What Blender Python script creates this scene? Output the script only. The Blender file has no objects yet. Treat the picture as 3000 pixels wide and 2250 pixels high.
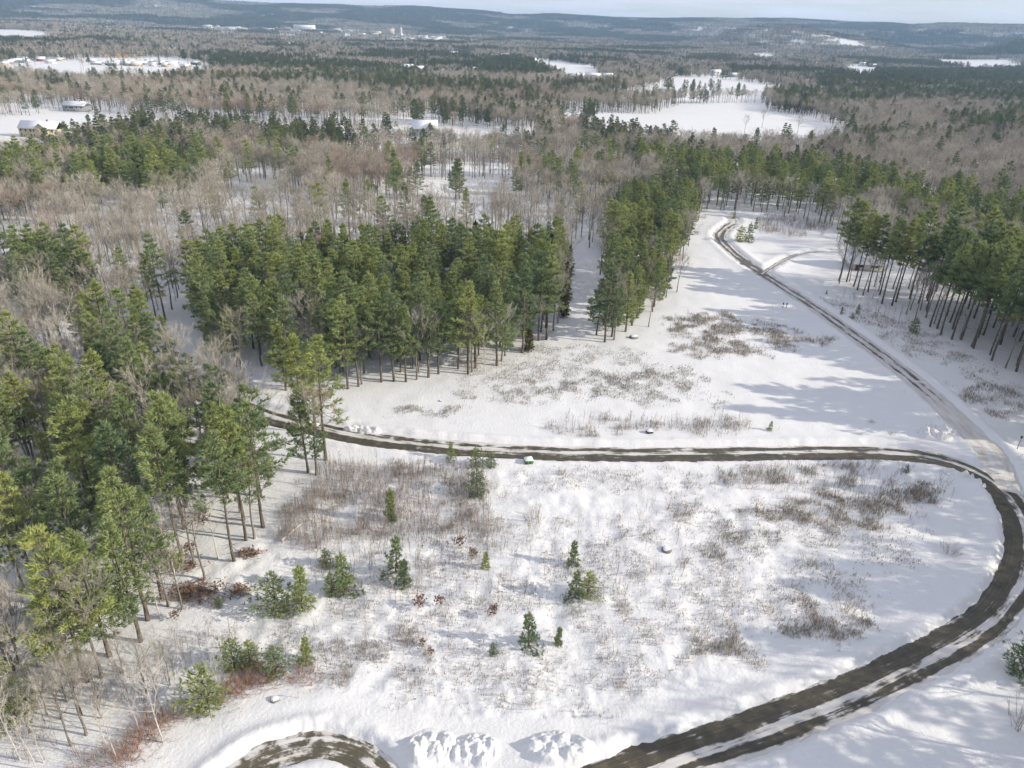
import bpy, math, random
import numpy as np
from mathutils import Matrix, Vector

# ------------------------------------------------------------------ camera, sky, sun, exposure
scene = bpy.context.scene
COL = scene.collection
FPX, PITCH, ROLL, CAM_Z = 2080.0, math.radians(26.34), math.radians(2.0), 70.0
_a = math.pi / 2 - PITCH
ROT = (np.array([[1, 0, 0], [0, math.cos(_a), -math.sin(_a)], [0, math.sin(_a), math.cos(_a)]])
       @ np.array([[math.cos(ROLL), -math.sin(ROLL), 0], [math.sin(ROLL), math.cos(ROLL), 0], [0, 0, 1]]))
cd = bpy.data.cameras.new('camera')
cam = bpy.data.objects.new('camera', cd)
COL.objects.link(cam)
mw = np.eye(4); mw[:3, :3] = ROT; mw[2, 3] = CAM_Z
cam.matrix_world = Matrix(mw.tolist())
cd.sensor_width = 36.0
cd.lens = FPX / 3000.0 * 36.0
cd.clip_start, cd.clip_end = 1.0, 40000.0
scene.camera = cam

SUN_EL, SUN_AZ = math.radians(24.0), math.radians(98.5)      # azimuth clockwise from +Y
world = bpy.data.worlds.new('World'); scene.world = world; world.use_nodes = True
wn, wl = world.node_tree.nodes, world.node_tree.links
bg = wn['Background']
sky = wn.new('ShaderNodeTexSky'); sky.sky_type = 'NISHITA'; sky.sun_disc = False
sky.sun_elevation, sky.sun_rotation = SUN_EL, SUN_AZ
sky.altitude, sky.air_density, sky.dust_density, sky.ozone_density = 300.0, 1.0, 0.3, 1.0
bg.inputs['Strength'].default_value = 0.095
# thin cloud streaks all over the sky
tc = wn.new('ShaderNodeTexCoord'); mp = wn.new('ShaderNodeMapping'); mp.inputs['Scale'].default_value = (2.2, 2.2, 26.0)
cn = wn.new('ShaderNodeTexNoise'); cn.inputs['Scale'].default_value = 2.6; cn.inputs['Detail'].default_value = 7.0; cn.inputs['Roughness'].default_value = 0.6
cr = wn.new('ShaderNodeValToRGB'); cr.color_ramp.elements[0].position = 0.34; cr.color_ramp.elements[1].position = 0.70; cr.color_ramp.elements[0].color = (.42, .42, .42, 1)
mx = wn.new('ShaderNodeMix'); mx.data_type = 'RGBA'
wl.new(tc.outputs['Generated'], mp.inputs['Vector']); wl.new(mp.outputs['Vector'], cn.inputs['Vector'])
wl.new(cn.outputs['Fac'], cr.inputs['Fac']); wl.new(cr.outputs['Color'], mx.inputs['Factor'])
wl.new(sky.outputs['Color'], mx.inputs['A']); mx.inputs['B'].default_value = (8.3, 8.6, 10.2, 1)
wl.new(mx.outputs['Result'], bg.inputs['Color'])

sd = bpy.data.lights.new('sun', 'SUN'); sd.energy = 5.0; sd.angle = math.radians(0.53); sd.color = (1.0, 0.92, 0.79)
sun = bpy.data.objects.new('sun', sd); COL.objects.link(sun)
_sv = Vector((math.sin(SUN_AZ) * math.cos(SUN_EL), math.cos(SUN_AZ) * math.cos(SUN_EL), math.sin(SUN_EL)))
sun.location = (300, -100, 300); sun.rotation_euler = _sv.to_track_quat('Z', 'Y').to_euler()

vs = scene.view_settings
vs.view_transform = 'Standard'; vs.look = 'None'; vs.gamma = 1.0; vs.use_curve_mapping = False; vs.exposure = 0.24
cy = scene.cycles
cy.max_bounces, cy.diffuse_bounces, cy.glossy_bounces, cy.transmission_bounces, cy.volume_bounces, cy.transparent_max_bounces = 4, 2, 1, 2, 0, 4
cy.use_adaptive_sampling = True; cy.adaptive_threshold = 0.03
cy.use_denoising = True; cy.denoiser = 'OPENIMAGEDENOISE'; cy.denoising_input_passes = 'RGB_ALBEDO_NORMAL'
cy.caustics_reflective = cy.caustics_refractive = False

# ------------------------------------------------------------------ noise, terrain, pixel rays
def _hash(ix, iy, seed):
    h = (ix.astype(np.int64) * 374761393 + iy.astype(np.int64) * 668265263 + seed * 982451653) & 0xffffffff
    h = ((h ^ (h >> 13)) * 1274126177) & 0xffffffff
    return ((h ^ (h >> 16)) & 0xffff) / 65535.0
def vn(x, y, seed=0):
    x = np.asarray(x, float); y = np.asarray(y, float)
    ix, iy = np.floor(x), np.floor(y); fx, fy = x - ix, y - iy
    fx = fx * fx * (3 - 2 * fx); fy = fy * fy * (3 - 2 * fy)
    a, b = _hash(ix, iy, seed), _hash(ix + 1, iy, seed); c, d = _hash(ix, iy + 1, seed), _hash(ix + 1, iy + 1, seed)
    return (a * (1 - fx) + b * fx) * (1 - fy) + (c * (1 - fx) + d * fx) * fy
def fbm(x, y, seed=0, o=4):
    s, a, t = 0.0, 1.0, 0.0
    for k in range(o):
        s = s + a * vn(x * 2 ** k, y * 2 ** k, seed + k); t += a; a *= 0.5
    return s / t
def sstep(a, b, x):
    t = np.clip((x - a) / (b - a), 0, 1); return t * t * (3 - 2 * t)
def ray(u, v):
    u, v = np.asarray(u, float), np.asarray(v, float)
    c = np.stack([(u - 1500) / FPX, -(v - 1125) / FPX, -np.ones_like(u)], -1)
    return c @ ROT.T
_SK = [(-600, -20), (0, 2), (200, 2), (400, -6), (560, 0), (700, 6), (800, 12), (1000, 16), (1100, 20), (1210, 20), (1330, 28), (1420, 34), (1500, 45), (1560, 45), (1620, 42),
       (1700, 48), (1800, 54), (1890, 56), (1960, 56), (2090, 54), (2160, 56), (2310, 56), (2420, 62), (2520, 67), (2600, 68), (2660, 74), (2800, 69), (2900, 73), (3000, 74), (3600, 88)]
_sk = np.array(_SK, float); _d = ray(_sk[:, 0], _sk[:, 1])
SK_AZ = np.arctan2(_d[:, 0], _d[:, 1]); SK_Z = CAM_Z + 7000 * _d[:, 2] / np.hypot(_d[:, 0], _d[:, 1]) - 10
def _az(u, v): 
    d = ray(u, v); return float(np.arctan2(d[0], d[1]))
def zbase(x, y):
    x = np.asarray(x, float); y = np.asarray(y, float)
    r = np.hypot(x, y); az = np.arctan2(x, y)
    z = 33 * sstep(1500, 4700, r) + (fbm(x / 240, y / 240, 5, 2) - 0.5) * 7 * sstep(380, 800, r)
    s = sstep(4500, 7000, r)
    top = np.interp(az, SK_AZ, SK_Z)
    z = z + s * (top - z) + (fbm(x / 900, y / 900, 9, 3) - 0.5) * 150 * s * (1 - s) * 2.4 - 90 * sstep(7100, 8800, r)
    for (u0, r0, hz, sa, sr) in ((2262, 4250, 96, 0.068, 420), (2500, 4400, 46, 0.06, 380), (3130, 4300, 95, 0.06, 420)):
        z = z + hz * np.exp(-((az - _az(u0, 110)) / sa) ** 2 - ((r - r0) / sr) ** 2)
    return z
def px(u, v):
    """photo pixel -> point on the ground"""
    d = ray(u, v); hl = math.hypot(d[0], d[1])
    t = np.geomspace(20, 9000, 900) / hl
    dz = CAM_Z + d[2] * t - zbase(d[0] * t, d[1] * t)
    k = int(np.argmax(dz < 0)) if (dz < 0).any() else len(t) - 1
    if k > 0 and dz[k] < 0:
        tt = t[k - 1] + (t[k] - t[k - 1]) * dz[k - 1] / (dz[k - 1] - dz[k])
    else: tt = t[k]
    return np.array([d[0] * tt, d[1] * tt])
def pxs(pts): return np.array([px(*p) for p in pts])
def project(p):
    c = (np.asarray(p, float) - np.array([0, 0, CAM_Z])) @ ROT
    w = np.maximum(-c[..., 2], 1e-3)
    return np.stack([1500 + FPX * c[..., 0] / w, 1125 - FPX * c[..., 1] / w, w], -1)
def inside(P, poly):
    x, y = P[:, 0], P[:, 1]; r = np.zeros(len(P), bool); n = len(poly)
    for i in range(n):
        (x0, y0), (x1, y1) = poly[i], poly[i - 1]
        if y0 == y1: continue
        r ^= ((y0 > y) != (y1 > y)) & (x < (x1 - x0) * (y - y0) / (y1 - y0) + x0)
    return r

# ------------------------------------------------------------------ roads (centre lines read off the photograph)
def smooth(pts, step=1.2):
    P = np.vstack([2 * pts[0] - pts[1], pts, 2 * pts[-1] - pts[-2]]); out = []
    for i in range(1, len(P) - 2):
        a, b, c, d = P[i - 1:i + 3]; n = max(2, int(np.linalg.norm(c - b) / 0.5))
        for t in np.arange(n) / n:
            out.append(0.5 * (2 * b + (c - a) * t + (2 * a - 5 * b + 4 * c - d) * t * t + (3 * b - a - 3 * c + d) * t ** 3))
    out = np.array(out + [P[-2]])
    s = np.r_[0, np.cumsum(np.linalg.norm(np.diff(out, axis=0), axis=1))]
    q = np.arange(0, s[-1], step)
    return np.stack([np.interp(q, s, out[:, 0]), np.interp(q, s, out[:, 1])], 1)
LANE = smooth(pxs([(300, 1080), (640, 1170), (800, 1225), (960, 1262), (1100, 1288), (1300, 1310), (1500, 1323), (1750, 1331), (2000, 1331), (2250, 1329), (2450, 1326), (2620, 1330), (2760, 1350),
                   (2870, 1392), (2945, 1450), (2985, 1520), (3000, 1600), (2985, 1690), (2925, 1790), (2830, 1865), (2700, 1935), (2500, 2030), (2250, 2130), (2000, 2215), (1800, 2290), (1600, 2380), (1400, 2480)]))
BRANCH = smooth(pxs([(2950, 1440), (2905, 1330), (2840, 1265), (2740, 1168), (2640, 1085), (2520, 995), (2400, 910), (2300, 845), (2230, 800), (2165, 755), (2118, 712), (2108, 688), (2130, 664), (2150, 650), (2140, 630)]))
DRIVE = smooth(pxs([(2232, 803), (2262, 782), (2300, 760), (2345, 744), (2400, 738), (2450, 740), (2490, 748)]))
_c = np.array([-19.3, 40.9])
LOOP = np.array([_c + 10.4 * np.array([math.cos(t), math.sin(t)]) for t in np.arange(0, 2 * math.pi, 0.1)])
ROADS = [('road', LANE, 2.75), ('branch_road', BRANCH, 2.9), ('driveway', DRIVE, 1.35), ('turning_loop', np.vstack([LOOP, LOOP[:1]]), 1.75)]
ALLR = np.vstack([np.c_[p, np.full(len(p), w)] for _, p, w in ROADS])
def road_dist(x, y):
    """distance beyond the nearest ploughed edge (negative on the road)"""
    out = np.full(len(x), 1e3)
    m = np.where((x > -130) & (x < 190) & (y > 25) & (y < 340))[0]
    for c in np.array_split(m, max(1, len(m) // 4000)):
        d = np.sqrt((x[c, None] - ALLR[None, :, 0]) ** 2 + (y[c, None] - ALLR[None, :, 1]) ** 2) - ALLR[None, :, 2]
        out[c] = d.min(1)
    return out
LOT = pxs([(1010, 1150), (1150, 1128), (1370, 1104), (1460, 1080), (1600, 1003), (1645, 968), (1655, 900), (1672, 800), (1705, 735), (1760, 735), (1752, 960), (1790, 1010), (1930, 945), (1960, 870), (2020, 720), (2062, 622),
           (2230, 622), (2330, 645), (2440, 670), (2450, 832), (2600, 905), (2730, 975), (2900, 1070), (3000, 1110), (3500, 1250), (3500, 2600), (-300, 2600), (-300, 2350), (60, 2150), (280, 2010), (430, 1890), (560, 1670), (700, 1660), (780, 1560), (960, 1360), (880, 1265), (960, 1230)])
ROUGH = pxs([(960, 1365), (1500, 1370), (2000, 1370), (2500, 1375), (2750, 1420), (2860, 1560), (2850, 1640), (2750, 1760), (2500, 1880), (2100, 2020), (1800, 2100), (1350, 2110), (1000, 2050), (800, 1990), (560, 1700), (780, 1560)])
def zmicro(x, y, fine=True):
    r = np.hypot(x, y); near = 1 - sstep(330, 520, r)
    d = road_dist(x, y)
    n = fbm(x / 1.7, y / 1.7, 21, 3); n2 = fbm(x / 6.5, y / 6.5, 31, 2)
    bank = 0.26 + (0.30 + 0.55 * n) * np.exp(-((d - 1.25) / 1.05) ** 2) * 0.85 + 0.10 * np.exp(-((d - 3.5) / 1.5) ** 2)
    e = d + (n - 0.5) * 0.9
    h = np.where(d < 0.6, -0.14 + (bank + 0.14) * sstep(-0.35, 0.75, e), bank)
    h = h + (n2 - 0.5) * 0.28 * sstep(1.5, 5, d)
    rough = inside(np.c_[x, y], ROUGH) * sstep(2.5, 6, d)
    h = h + rough * ((n - 0.5) * 0.60 + (fbm(x / 9, y / 9, 77, 3) - 0.5) * 0.9)
    wood = sstep(2, 4, d) * (1 - rough) * (fbm(x / 3, y / 3, 41, 2) - 0.5) * 0.22
    return near * (h + wood)
def ground_z(x, y):
    x, y = np.atleast_1d(np.asarray(x, float)), np.atleast_1d(np.asarray(y, float))
    return zbase(x, y) + zmicro(x, y)
def gz(p): return float(ground_z(p[0], p[1])[0])

# ------------------------------------------------------------------ node materials
MATS = {}
def material(name, build):
    m = bpy.data.materials.new(name); m.use_nodes = True
    nt = m.node_tree; b = nt.nodes['Principled BSDF']; build(nt, b); MATS[name] = m; return m
def N(nt, kind, **kw):
    n = nt.nodes.new(kind)
    for k, v in kw.items():
        if k in n.inputs: n.inputs[k].default_value = v
        else: setattr(n, k, v)
    return n
def ramp(nt, src, stops):
    r = nt.nodes.new('ShaderNodeValToRGB'); e = r.color_ramp.elements
    while len(e) < len(stops): e.new(0.5)
    for i, (p, c) in enumerate(stops): e[i].position = p; e[i].color = (*c, 1) if len(c) == 3 else c
    if src is not None: nt.links.new(src, r.inputs['Fac'])
    return r
def mixc(nt, fac, a, b):
    m = nt.nodes.new('ShaderNodeMix'); m.data_type = 'RGBA'
    for s, v in (('Factor', fac), ('A', a), ('B', b)):
        if hasattr(v, 'links'): nt.links.new(v, m.inputs[s])
        else: m.inputs[s].default_value = v if s == 'Factor' else (*v, 1)
    return m.outputs['Result']
def mth(nt, op, a, b=None, c=None):
    m = nt.nodes.new('ShaderNodeMath'); m.operation = op
    for i, v in enumerate((a, b, c)):
        if v is None: continue
        if hasattr(v, 'links'): nt.links.new(v, m.inputs[i])
        else: m.inputs[i].default_value = v
    return m.outputs[0]

def _snow(nt, b):
    g = N(nt, 'ShaderNodeNewGeometry')
    n1 = N(nt, 'ShaderNodeTexNoise', Scale=0.06, Detail=3.0); nt.links.new(g.outputs['Position'], n1.inputs['Vector'])
    n2 = N(nt, 'ShaderNodeTexNoise', Scale=2.2, Detail=5.0, Roughness=0.62); nt.links.new(g.outputs['Position'], n2.inputs['Vector'])
    c = mixc(nt, n1.outputs['Fac'], (0.645, 0.638, 0.622), (0.705, 0.70, 0.685))
    nt.links.new(c, b.inputs['Base Color']); b.inputs['Roughness'].default_value = 0.75; b.inputs['Specular IOR Level'].default_value = 0.2
    bp = N(nt, 'ShaderNodeBump', Strength=0.55, Distance=0.22); nt.links.new(n2.outputs['Fac'], bp.inputs['Height'])
    nt.links.new(bp.outputs['Normal'], b.inputs['Normal'])
material('snow', _snow)

def road_mat(stops, asphalt, amp, amp2=0.75):
  def _road(nt, b):
    ac = N(nt, 'ShaderNodeAttribute', attribute_name='across'); al = N(nt, 'ShaderNodeAttribute', attribute_name='along'); cv = N(nt, 'ShaderNodeAttribute', attribute_name='cover')
    def stretched(sx, sy, scale, detail):
        cx = N(nt, 'ShaderNodeCombineXYZ'); nt.links.new(mth(nt, 'MULTIPLY', ac.outputs['Fac'], sx), cx.inputs[0]); nt.links.new(mth(nt, 'MULTIPLY', al.outputs['Fac'], sy), cx.inputs[1])
        n = N(nt, 'ShaderNodeTexNoise', Scale=scale, Detail=detail, Roughness=0.62); nt.links.new(cx.outputs[0], n.inputs['Vector']); return n.outputs['Fac']
    n1 = stretched(1.0, 0.06, 2.4, 6.0); n3 = stretched(7.0, 0.03, 2.0, 3.0)
    g = N(nt, 'ShaderNodeNewGeometry')
    n2 = N(nt, 'ShaderNodeTexNoise', Scale=0.55, Detail=7.0, Roughness=0.65); nt.links.new(g.outputs['Position'], n2.inputs['Vector'])
    prof = ramp(nt, mth(nt, 'MULTIPLY_ADD', ac.outputs['Fac'], 0.5, 0.5), [(p, (v,) * 3) for p, v in stops])
    s = mth(nt, 'ADD', mth(nt, 'ADD', prof.outputs['Color'], cv.outputs['Fac']), mth(nt, 'MULTIPLY', mth(nt, 'SUBTRACT', n1, 0.5), amp))
    s = mth(nt, 'ADD', s, mth(nt, 'MULTIPLY', mth(nt, 'SUBTRACT', n2.outputs['Fac'], 0.5), amp2))
    s = mth(nt, 'ADD', s, mth(nt, 'MULTIPLY', mth(nt, 'SUBTRACT', n3, 0.5), 0.7))
    m = ramp(nt, s, [(0.38, (0, 0, 0)), (0.5, (.35, .35, .35)), (0.66, (1, 1, 1))])
    asp = ramp(nt, mth(nt, 'MULTIPLY_ADD', n3, 0.4, mth(nt, 'MULTIPLY', n2.outputs['Fac'], 0.6)), [(0.34, asphalt[0]), (0.52, asphalt[1]), (0.70, asphalt[2])])
    packed = ramp(nt, n1, [(0.25, (0.42, 0.37, 0.30)), (0.7, (0.64, 0.63, 0.61))])
    nt.links.new(mixc(nt, m.outputs['Color'], asp.outputs['Color'], packed.outputs['Color']), b.inputs['Base Color'])
    nt.links.new(mth(nt, 'MULTIPLY_ADD', m.outputs['Color'], 0.28, 0.5), b.inputs['Roughness'])
    b.inputs['Specular IOR Level'].default_value = 0.3
    bp = N(nt, 'ShaderNodeBump', Strength=0.5, Distance=0.06); nt.links.new(s, bp.inputs['Height']); nt.links.new(bp.outputs['Normal'], b.inputs['Normal'])
  return _road
# packed snow keeps to the crown of the lane and its far shoulder; the branch road shows wheel tracks only
material('ploughed_asphalt', road_mat([(0.0, .95), (0.10, .75), (0.16, .30), (0.30, .24), (0.36, .72), (0.50, .76), (0.57, .22), (0.9, .12), (1.0, .45)], ((0.036, 0.032, 0.023), (0.074, 0.064, 0.043), (0.160, 0.130, 0.078)), 2.3, 1.1))
material('puddled_ice', road_mat([(0.0, .50), (0.3, .30), (0.6, .26), (1.0, .36)], ((0.060, 0.052, 0.035), (0.11, 0.095, 0.062), (0.17, 0.14, 0.09)), 1.8, 2.6))
material('tracked_snow', road_mat([(0.0, .9), (0.18, .85), (0.26, .25), (0.36, .25), (0.42, .62), (0.56, .62), (0.62, .22), (0.74, .25), (0.82, .8), (1.0, .95)], ((0.06, 0.054, 0.045), (0.10, 0.09, 0.075), (0.16, 0.145, 0.12)), 1.7))

def leafy(name, stops, trans=0.4):
    """foliage or twig colour: varies from tree to tree and from clump to clump"""
    def f(nt, b):
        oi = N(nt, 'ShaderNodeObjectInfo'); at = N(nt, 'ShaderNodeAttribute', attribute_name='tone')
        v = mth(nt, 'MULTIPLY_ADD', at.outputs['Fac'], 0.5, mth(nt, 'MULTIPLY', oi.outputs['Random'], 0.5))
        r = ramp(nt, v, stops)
        nt.links.new(r.outputs['Color'], b.inputs['Base Color']); b.inputs['Roughness'].default_value = 0.8; b.inputs['Specular IOR Level'].default_value = 0.15
        if trans:
            tr = N(nt, 'ShaderNodeBsdfTranslucent'); nt.links.new(r.outputs['Color'], tr.inputs['Color'])
            mxs = N(nt, 'ShaderNodeMixShader', Fac=trans); nt.links.new(b.outputs[0], mxs.inputs[1]); nt.links.new(tr.outputs[0], mxs.inputs[2])
            nt.links.new(mxs.outputs[0], nt.nodes['Material Output'].inputs['Surface'])
    return material(name, f)
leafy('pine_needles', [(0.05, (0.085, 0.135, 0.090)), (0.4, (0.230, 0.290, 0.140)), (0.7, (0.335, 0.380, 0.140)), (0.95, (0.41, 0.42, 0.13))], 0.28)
leafy('dimmed_needles', [(0.05, (0.070, 0.105, 0.075)), (0.4, (0.135, 0.175, 0.100)), (0.7, (0.20, 0.235, 0.110)), (0.95, (0.27, 0.28, 0.11))], 0.28)  # same pine needles darkened: farther pines' weaker sunlight put into the colour
leafy('far_needles', [(0.05, (0.065, 0.090, 0.060)), (0.5, (0.115, 0.140, 0.075)), (0.95, (0.175, 0.185, 0.085))])
leafy('cedar_needles', [(0.1, (0.060, 0.070, 0.018)), (0.5, (0.090, 0.092, 0.020)), (0.9, (0.13, 0.115, 0.025))])
leafy('grey_twigs', [(0.1, (0.22, 0.198, 0.160)), (0.5, (0.345, 0.312, 0.256)), (0.9, (0.50, 0.455, 0.38))], 0.0)
leafy('red_twigs', [(0.1, (0.24, 0.185, 0.150)), (0.5, (0.35, 0.275, 0.220)), (0.9, (0.46, 0.38, 0.31))], 0.0)
leafy('pale_twigs', [(0.1, (0.38, 0.34, 0.28)), (0.9, (0.60, 0.56, 0.48))], 0.0)
leafy('orange_twigs', [(0.1, (0.23, 0.105, 0.055)), (0.9, (0.38, 0.195, 0.105))], 0.0)
leafy('willow_twigs', [(0.1, (0.55, 0.33, 0.10)), (0.9, (0.70, 0.46, 0.18))], 0.0)
leafy('weed_stems', [(0.0, (0.20, 0.165, 0.120)), (0.5, (0.33, 0.275, 0.20)), (1.0, (0.47, 0.37, 0.25))], 0.0)
leafy('sapling_twigs', [(0.0, (0.11, 0.085, 0.07)), (0.5, (0.20, 0.155, 0.125)), (1.0, (0.32, 0.26, 0.21))], 0.0)
leafy('dead_leaves', [(0.0, (0.13, 0.065, 0.040)), (1.0, (0.27, 0.150, 0.085))], 0.2)
def _bark(c0, c1, sc=3.0):
    def f(nt, b):
        t = N(nt, 'ShaderNodeTexCoord'); mpn = N(nt, 'ShaderNodeMapping'); mpn.inputs['Scale'].default_value = (1, 1, 0.22)
        n = N(nt, 'ShaderNodeTexNoise', Scale=sc, Detail=4.0); nt.links.new(t.outputs['Object'], mpn.inputs['Vector']); nt.links.new(mpn.outputs[0], n.inputs['Vector'])
        r = ramp(nt, n.outputs['Fac'], [(0.3, c0), (0.7, c1)]); nt.links.new(r.outputs['Color'], b.inputs['Base Color']); b.inputs['Roughness'].default_value = 0.9; b.inputs['Specular IOR Level'].default_value = 0.1
    return f
material('pine_bark', _bark((0.07, 0.056, 0.044), (0.19, 0.158, 0.122)))
material('grey_bark', _bark((0.11, 0.095, 0.078), (0.28, 0.25, 0.205)))
material('birch_bark', _bark((0.34, 0.31, 0.27), (0.62, 0.58, 0.52), 5.0))
material('fallen_wood', _bark((0.38, 0.33, 0.27), (0.62, 0.55, 0.46)))
def flat(name, c, rough=0.8, var=0.12, sc=1.5):
    def f(nt, b):
        g = N(nt, 'ShaderNodeNewGeometry'); n = N(nt, 'ShaderNodeTexNoise', Scale=sc, Detail=4.0); nt.links.new(g.outputs['Position'], n.inputs['Vector'])
        r = ramp(nt, n.outputs['Fac'], [(0.3, tuple(max(0, x * (1 - var)) for x in c)), (0.7, tuple(min(1, x * (1 + var)) for x in c))])
        nt.links.new(r.outputs['Color'], b.inputs['Base Color']); b.inputs['Roughness'].default_value = rough; b.inputs['Specular IOR Level'].default_value = 0.25
    return material(name, f)
flat('roof_snow', (0.76, 0.76, 0.77), 0.8, 0.03, 0.4)
flat('yellow_clapboard', (0.50, 0.42, 0.26)); flat('grey_clapboard', (0.30, 0.31, 0.30)); flat('white_clapboard', (0.72, 0.71, 0.68)); flat('tan_clapboard', (0.50, 0.43, 0.33))
flat('red_clapboard', (0.36, 0.07, 0.05)); flat('slate_clapboard', (0.12, 0.14, 0.17)); flat('brick', (0.30, 0.17, 0.12)); flat('concrete', (0.55, 0.52, 0.47))
flat('dark_metal', (0.05, 0.05, 0.05), 0.5); flat('green_metal', (0.06, 0.17, 0.06), 0.45); flat('stone', (0.20, 0.19, 0.18)); flat('white_trim', (0.78, 0.78, 0.76)); flat('door_brown', (0.16, 0.08, 0.05))
def _glass(nt, b):
    b.inputs['Base Color'].default_value = (0.03, 0.035, 0.045, 1); b.inputs['Roughness'].default_value = 0.08
material('window_glass', _glass)

# ------------------------------------------------------------------ mesh buffer
class Buf:
    def __init__(s): s.v = []; s.f = []; s.m = []; s.t = []; s.n = 0
    def add(s, v, f, mat=0, tone=0.5):
        v = np.asarray(v, float).reshape(-1, 3); f = np.asarray(f, int)
        s.v.append(v); s.f.append(f + s.n); s.m.append(np.full(len(f), mat)); s.t.append(np.broadcast_to(np.asarray(tone, float), (len(f),)).copy()); s.n += len(v)
    def tris(s, T, mat=0, tone=0.5):       # T: (n,3,3)
        T = np.asarray(T, float)
        if len(T): s.add(T.reshape(-1, 3), np.arange(len(T) * 3).reshape(-1, 3), mat, tone)
    def tube(s, P, R, k=5, mat=0, tone=0.5, cap=False):
        P = np.asarray(P, float); n = len(P); R = np.broadcast_to(R, (n,))
        d = np.gradient(P, axis=0); d /= np.linalg.norm(d, axis=1, keepdims=True) + 1e-9
        ref = np.where(np.abs(d[:, 2:3]) > 0.9, [[1.0, 0, 0]], [[0, 0, 1.0]])
        a = np.cross(d, ref); a /= np.linalg.norm(a, axis=1, keepdims=True) + 1e-9; b = np.cross(d, a)
        th = np.arange(k) * 2 * math.pi / k
        V = P[:, None] + R[:, None, None] * (np.cos(th)[None, :, None] * a[:, None] + np.sin(th)[None, :, None] * b[:, None])
        F = []
        for i in range(n - 1):
            for j in range(k):
                j2 = (j + 1) % k; q = (i * k + j, i * k + j2, (i + 1) * k + j2, (i + 1) * k + j)
                F += [(q[0], q[1], q[2]), (q[0], q[2], q[3])]
        if cap: F += [((n - 1) * k, (n - 1) * k + j, (n - 1) * k + j + 1) for j in range(1, k - 1)]
        s.add(V.reshape(-1, 3), F, mat, tone)
    def box(s, lo, hi, mat=0):
        x0, y0, z0 = lo; x1, y1, z1 = hi
        v = [(x0, y0, z0), (x1, y0, z0), (x1, y1, z0), (x0, y1, z0), (x0, y0, z1), (x1, y0, z1), (x1, y1, z1), (x0, y1, z1)]
        q = [(0, 3, 2, 1), (4, 5, 6, 7), (0, 1, 5, 4), (1, 2, 6, 5), (2, 3, 7, 6), (3, 0, 4, 7)]
        s.add(v, [t for a, b, c, d in q for t in ((a, b, c), (a, c, d))], mat)
    def merged(s, o, off=(0, 0, 0), rz=0.0, sc=1.0, dt=0.0, mm=None):
        c, sn = math.cos(rz), math.sin(rz)
        for v, f, m, t in zip(o.v, o.f, o.m, o.t): pass
        V = np.vstack(o.v); V = np.c_[V[:, 0] * c - V[:, 1] * sn, V[:, 0] * sn + V[:, 1] * c, V[:, 2]] * sc + np.asarray(off)
        F = np.vstack(o.f); m = np.concatenate(o.m); m = m if mm is None else np.array([mm[i] for i in m])
        s.v.append(V); s.f.append(F + s.n); s.m.append(m); s.t.append(np.clip(np.concatenate(o.t) + dt, 0, 1)); s.n += len(V)
    def mesh(s, name, mats, smooth=False):
        V = np.vstack(s.v).astype(np.float32); F = np.vstack(s.f).astype(np.int32); n = len(F)
        me = bpy.data.meshes.new(name)
        me.vertices.add(len(V)); me.vertices.foreach_set('co', V.ravel())
        me.loops.add(n * 3); me.loops.foreach_set('vertex_index', F.ravel())
        me.polygons.add(n); me.polygons.foreach_set('loop_start', np.arange(0, n * 3, 3, dtype=np.int32)); me.polygons.foreach_set('loop_total', np.full(n, 3, np.int32))
        me.polygons.foreach_set('material_index', np.concatenate(s.m).astype(np.int32))
        if smooth: me.polygons.foreach_set('use_smooth', np.ones(n, bool))
        at = me.attributes.new('tone', 'FLOAT', 'FACE'); at.data.foreach_set('value', np.concatenate(s.t).astype(np.float32))
        for m in mats: me.materials.append(MATS[m])
        me.update(); return me
def link(name, data, parent=None, loc=None, rz=None, scale=None):
    o = bpy.data.objects.new(name, data); COL.objects.link(o)
    if parent is not None: o.parent = parent
    if loc is not None: o.location = [float(c) for c in loc]
    if rz is not None: o.rotation_euler = (0, 0, float(rz))
    if scale is not None: o.scale = (float(scale),) * 3 if np.isscalar(scale) else [float(c) for c in scale]
    return o
def tag(o, label, cat, group=None):
    o['label'] = label; o['category'] = cat
    if group: o['group'] = group
    return o

# ------------------------------------------------------------------ ground: one sheet from below the camera to behind the ridge
NR, NA = 1020, 470
rr = 22.0 * (9800.0 / 22.0) ** (np.linspace(0, 1, NR))
aa = np.radians(np.linspace(-58, 58, NA))
RR, AA = np.meshgrid(rr, aa, indexing='ij')
GX, GY = (RR * np.sin(AA)).ravel(), (RR * np.cos(AA)).ravel()
GZ = zbase(GX, GY) + zmicro(GX, GY)
idx = np.arange(NR * NA).reshape(NR, NA)
quads = np.stack([idx[:-1, :-1], idx[:-1, 1:], idx[1:, 1:], idx[1:, :-1]], -1).reshape(-1, 4)
def quad_mesh(name, V, Q, mat, attrs=None):
    me = bpy.data.meshes.new(name); n = len(Q)
    me.vertices.add(len(V)); me.vertices.foreach_set('co', np.asarray(V, np.float32).ravel())
    me.loops.add(n * 4); me.loops.foreach_set('vertex_index', np.asarray(Q, np.int32).ravel())
    me.polygons.add(n); me.polygons.foreach_set('loop_start', np.arange(0, n * 4, 4, dtype=np.int32)); me.polygons.foreach_set('loop_total', np.full(n, 4, np.int32))
    me.polygons.foreach_set('use_smooth', np.ones(n, bool))
    for k, a in (attrs or {}).items():
        at = me.attributes.new(k, 'FLOAT', 'POINT'); at.data.foreach_set('value', np.asarray(a, np.float32))
    me.materials.append(MATS[mat]); me.update(); return me
g = link('ground', quad_mesh('ground', np.c_[GX, GY, GZ], quads[:, ::-1], 'snow')); g['kind'] = 'structure'; g['label'] = 'snow-covered ground running from the cleared lot to the far ridge'

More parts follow.
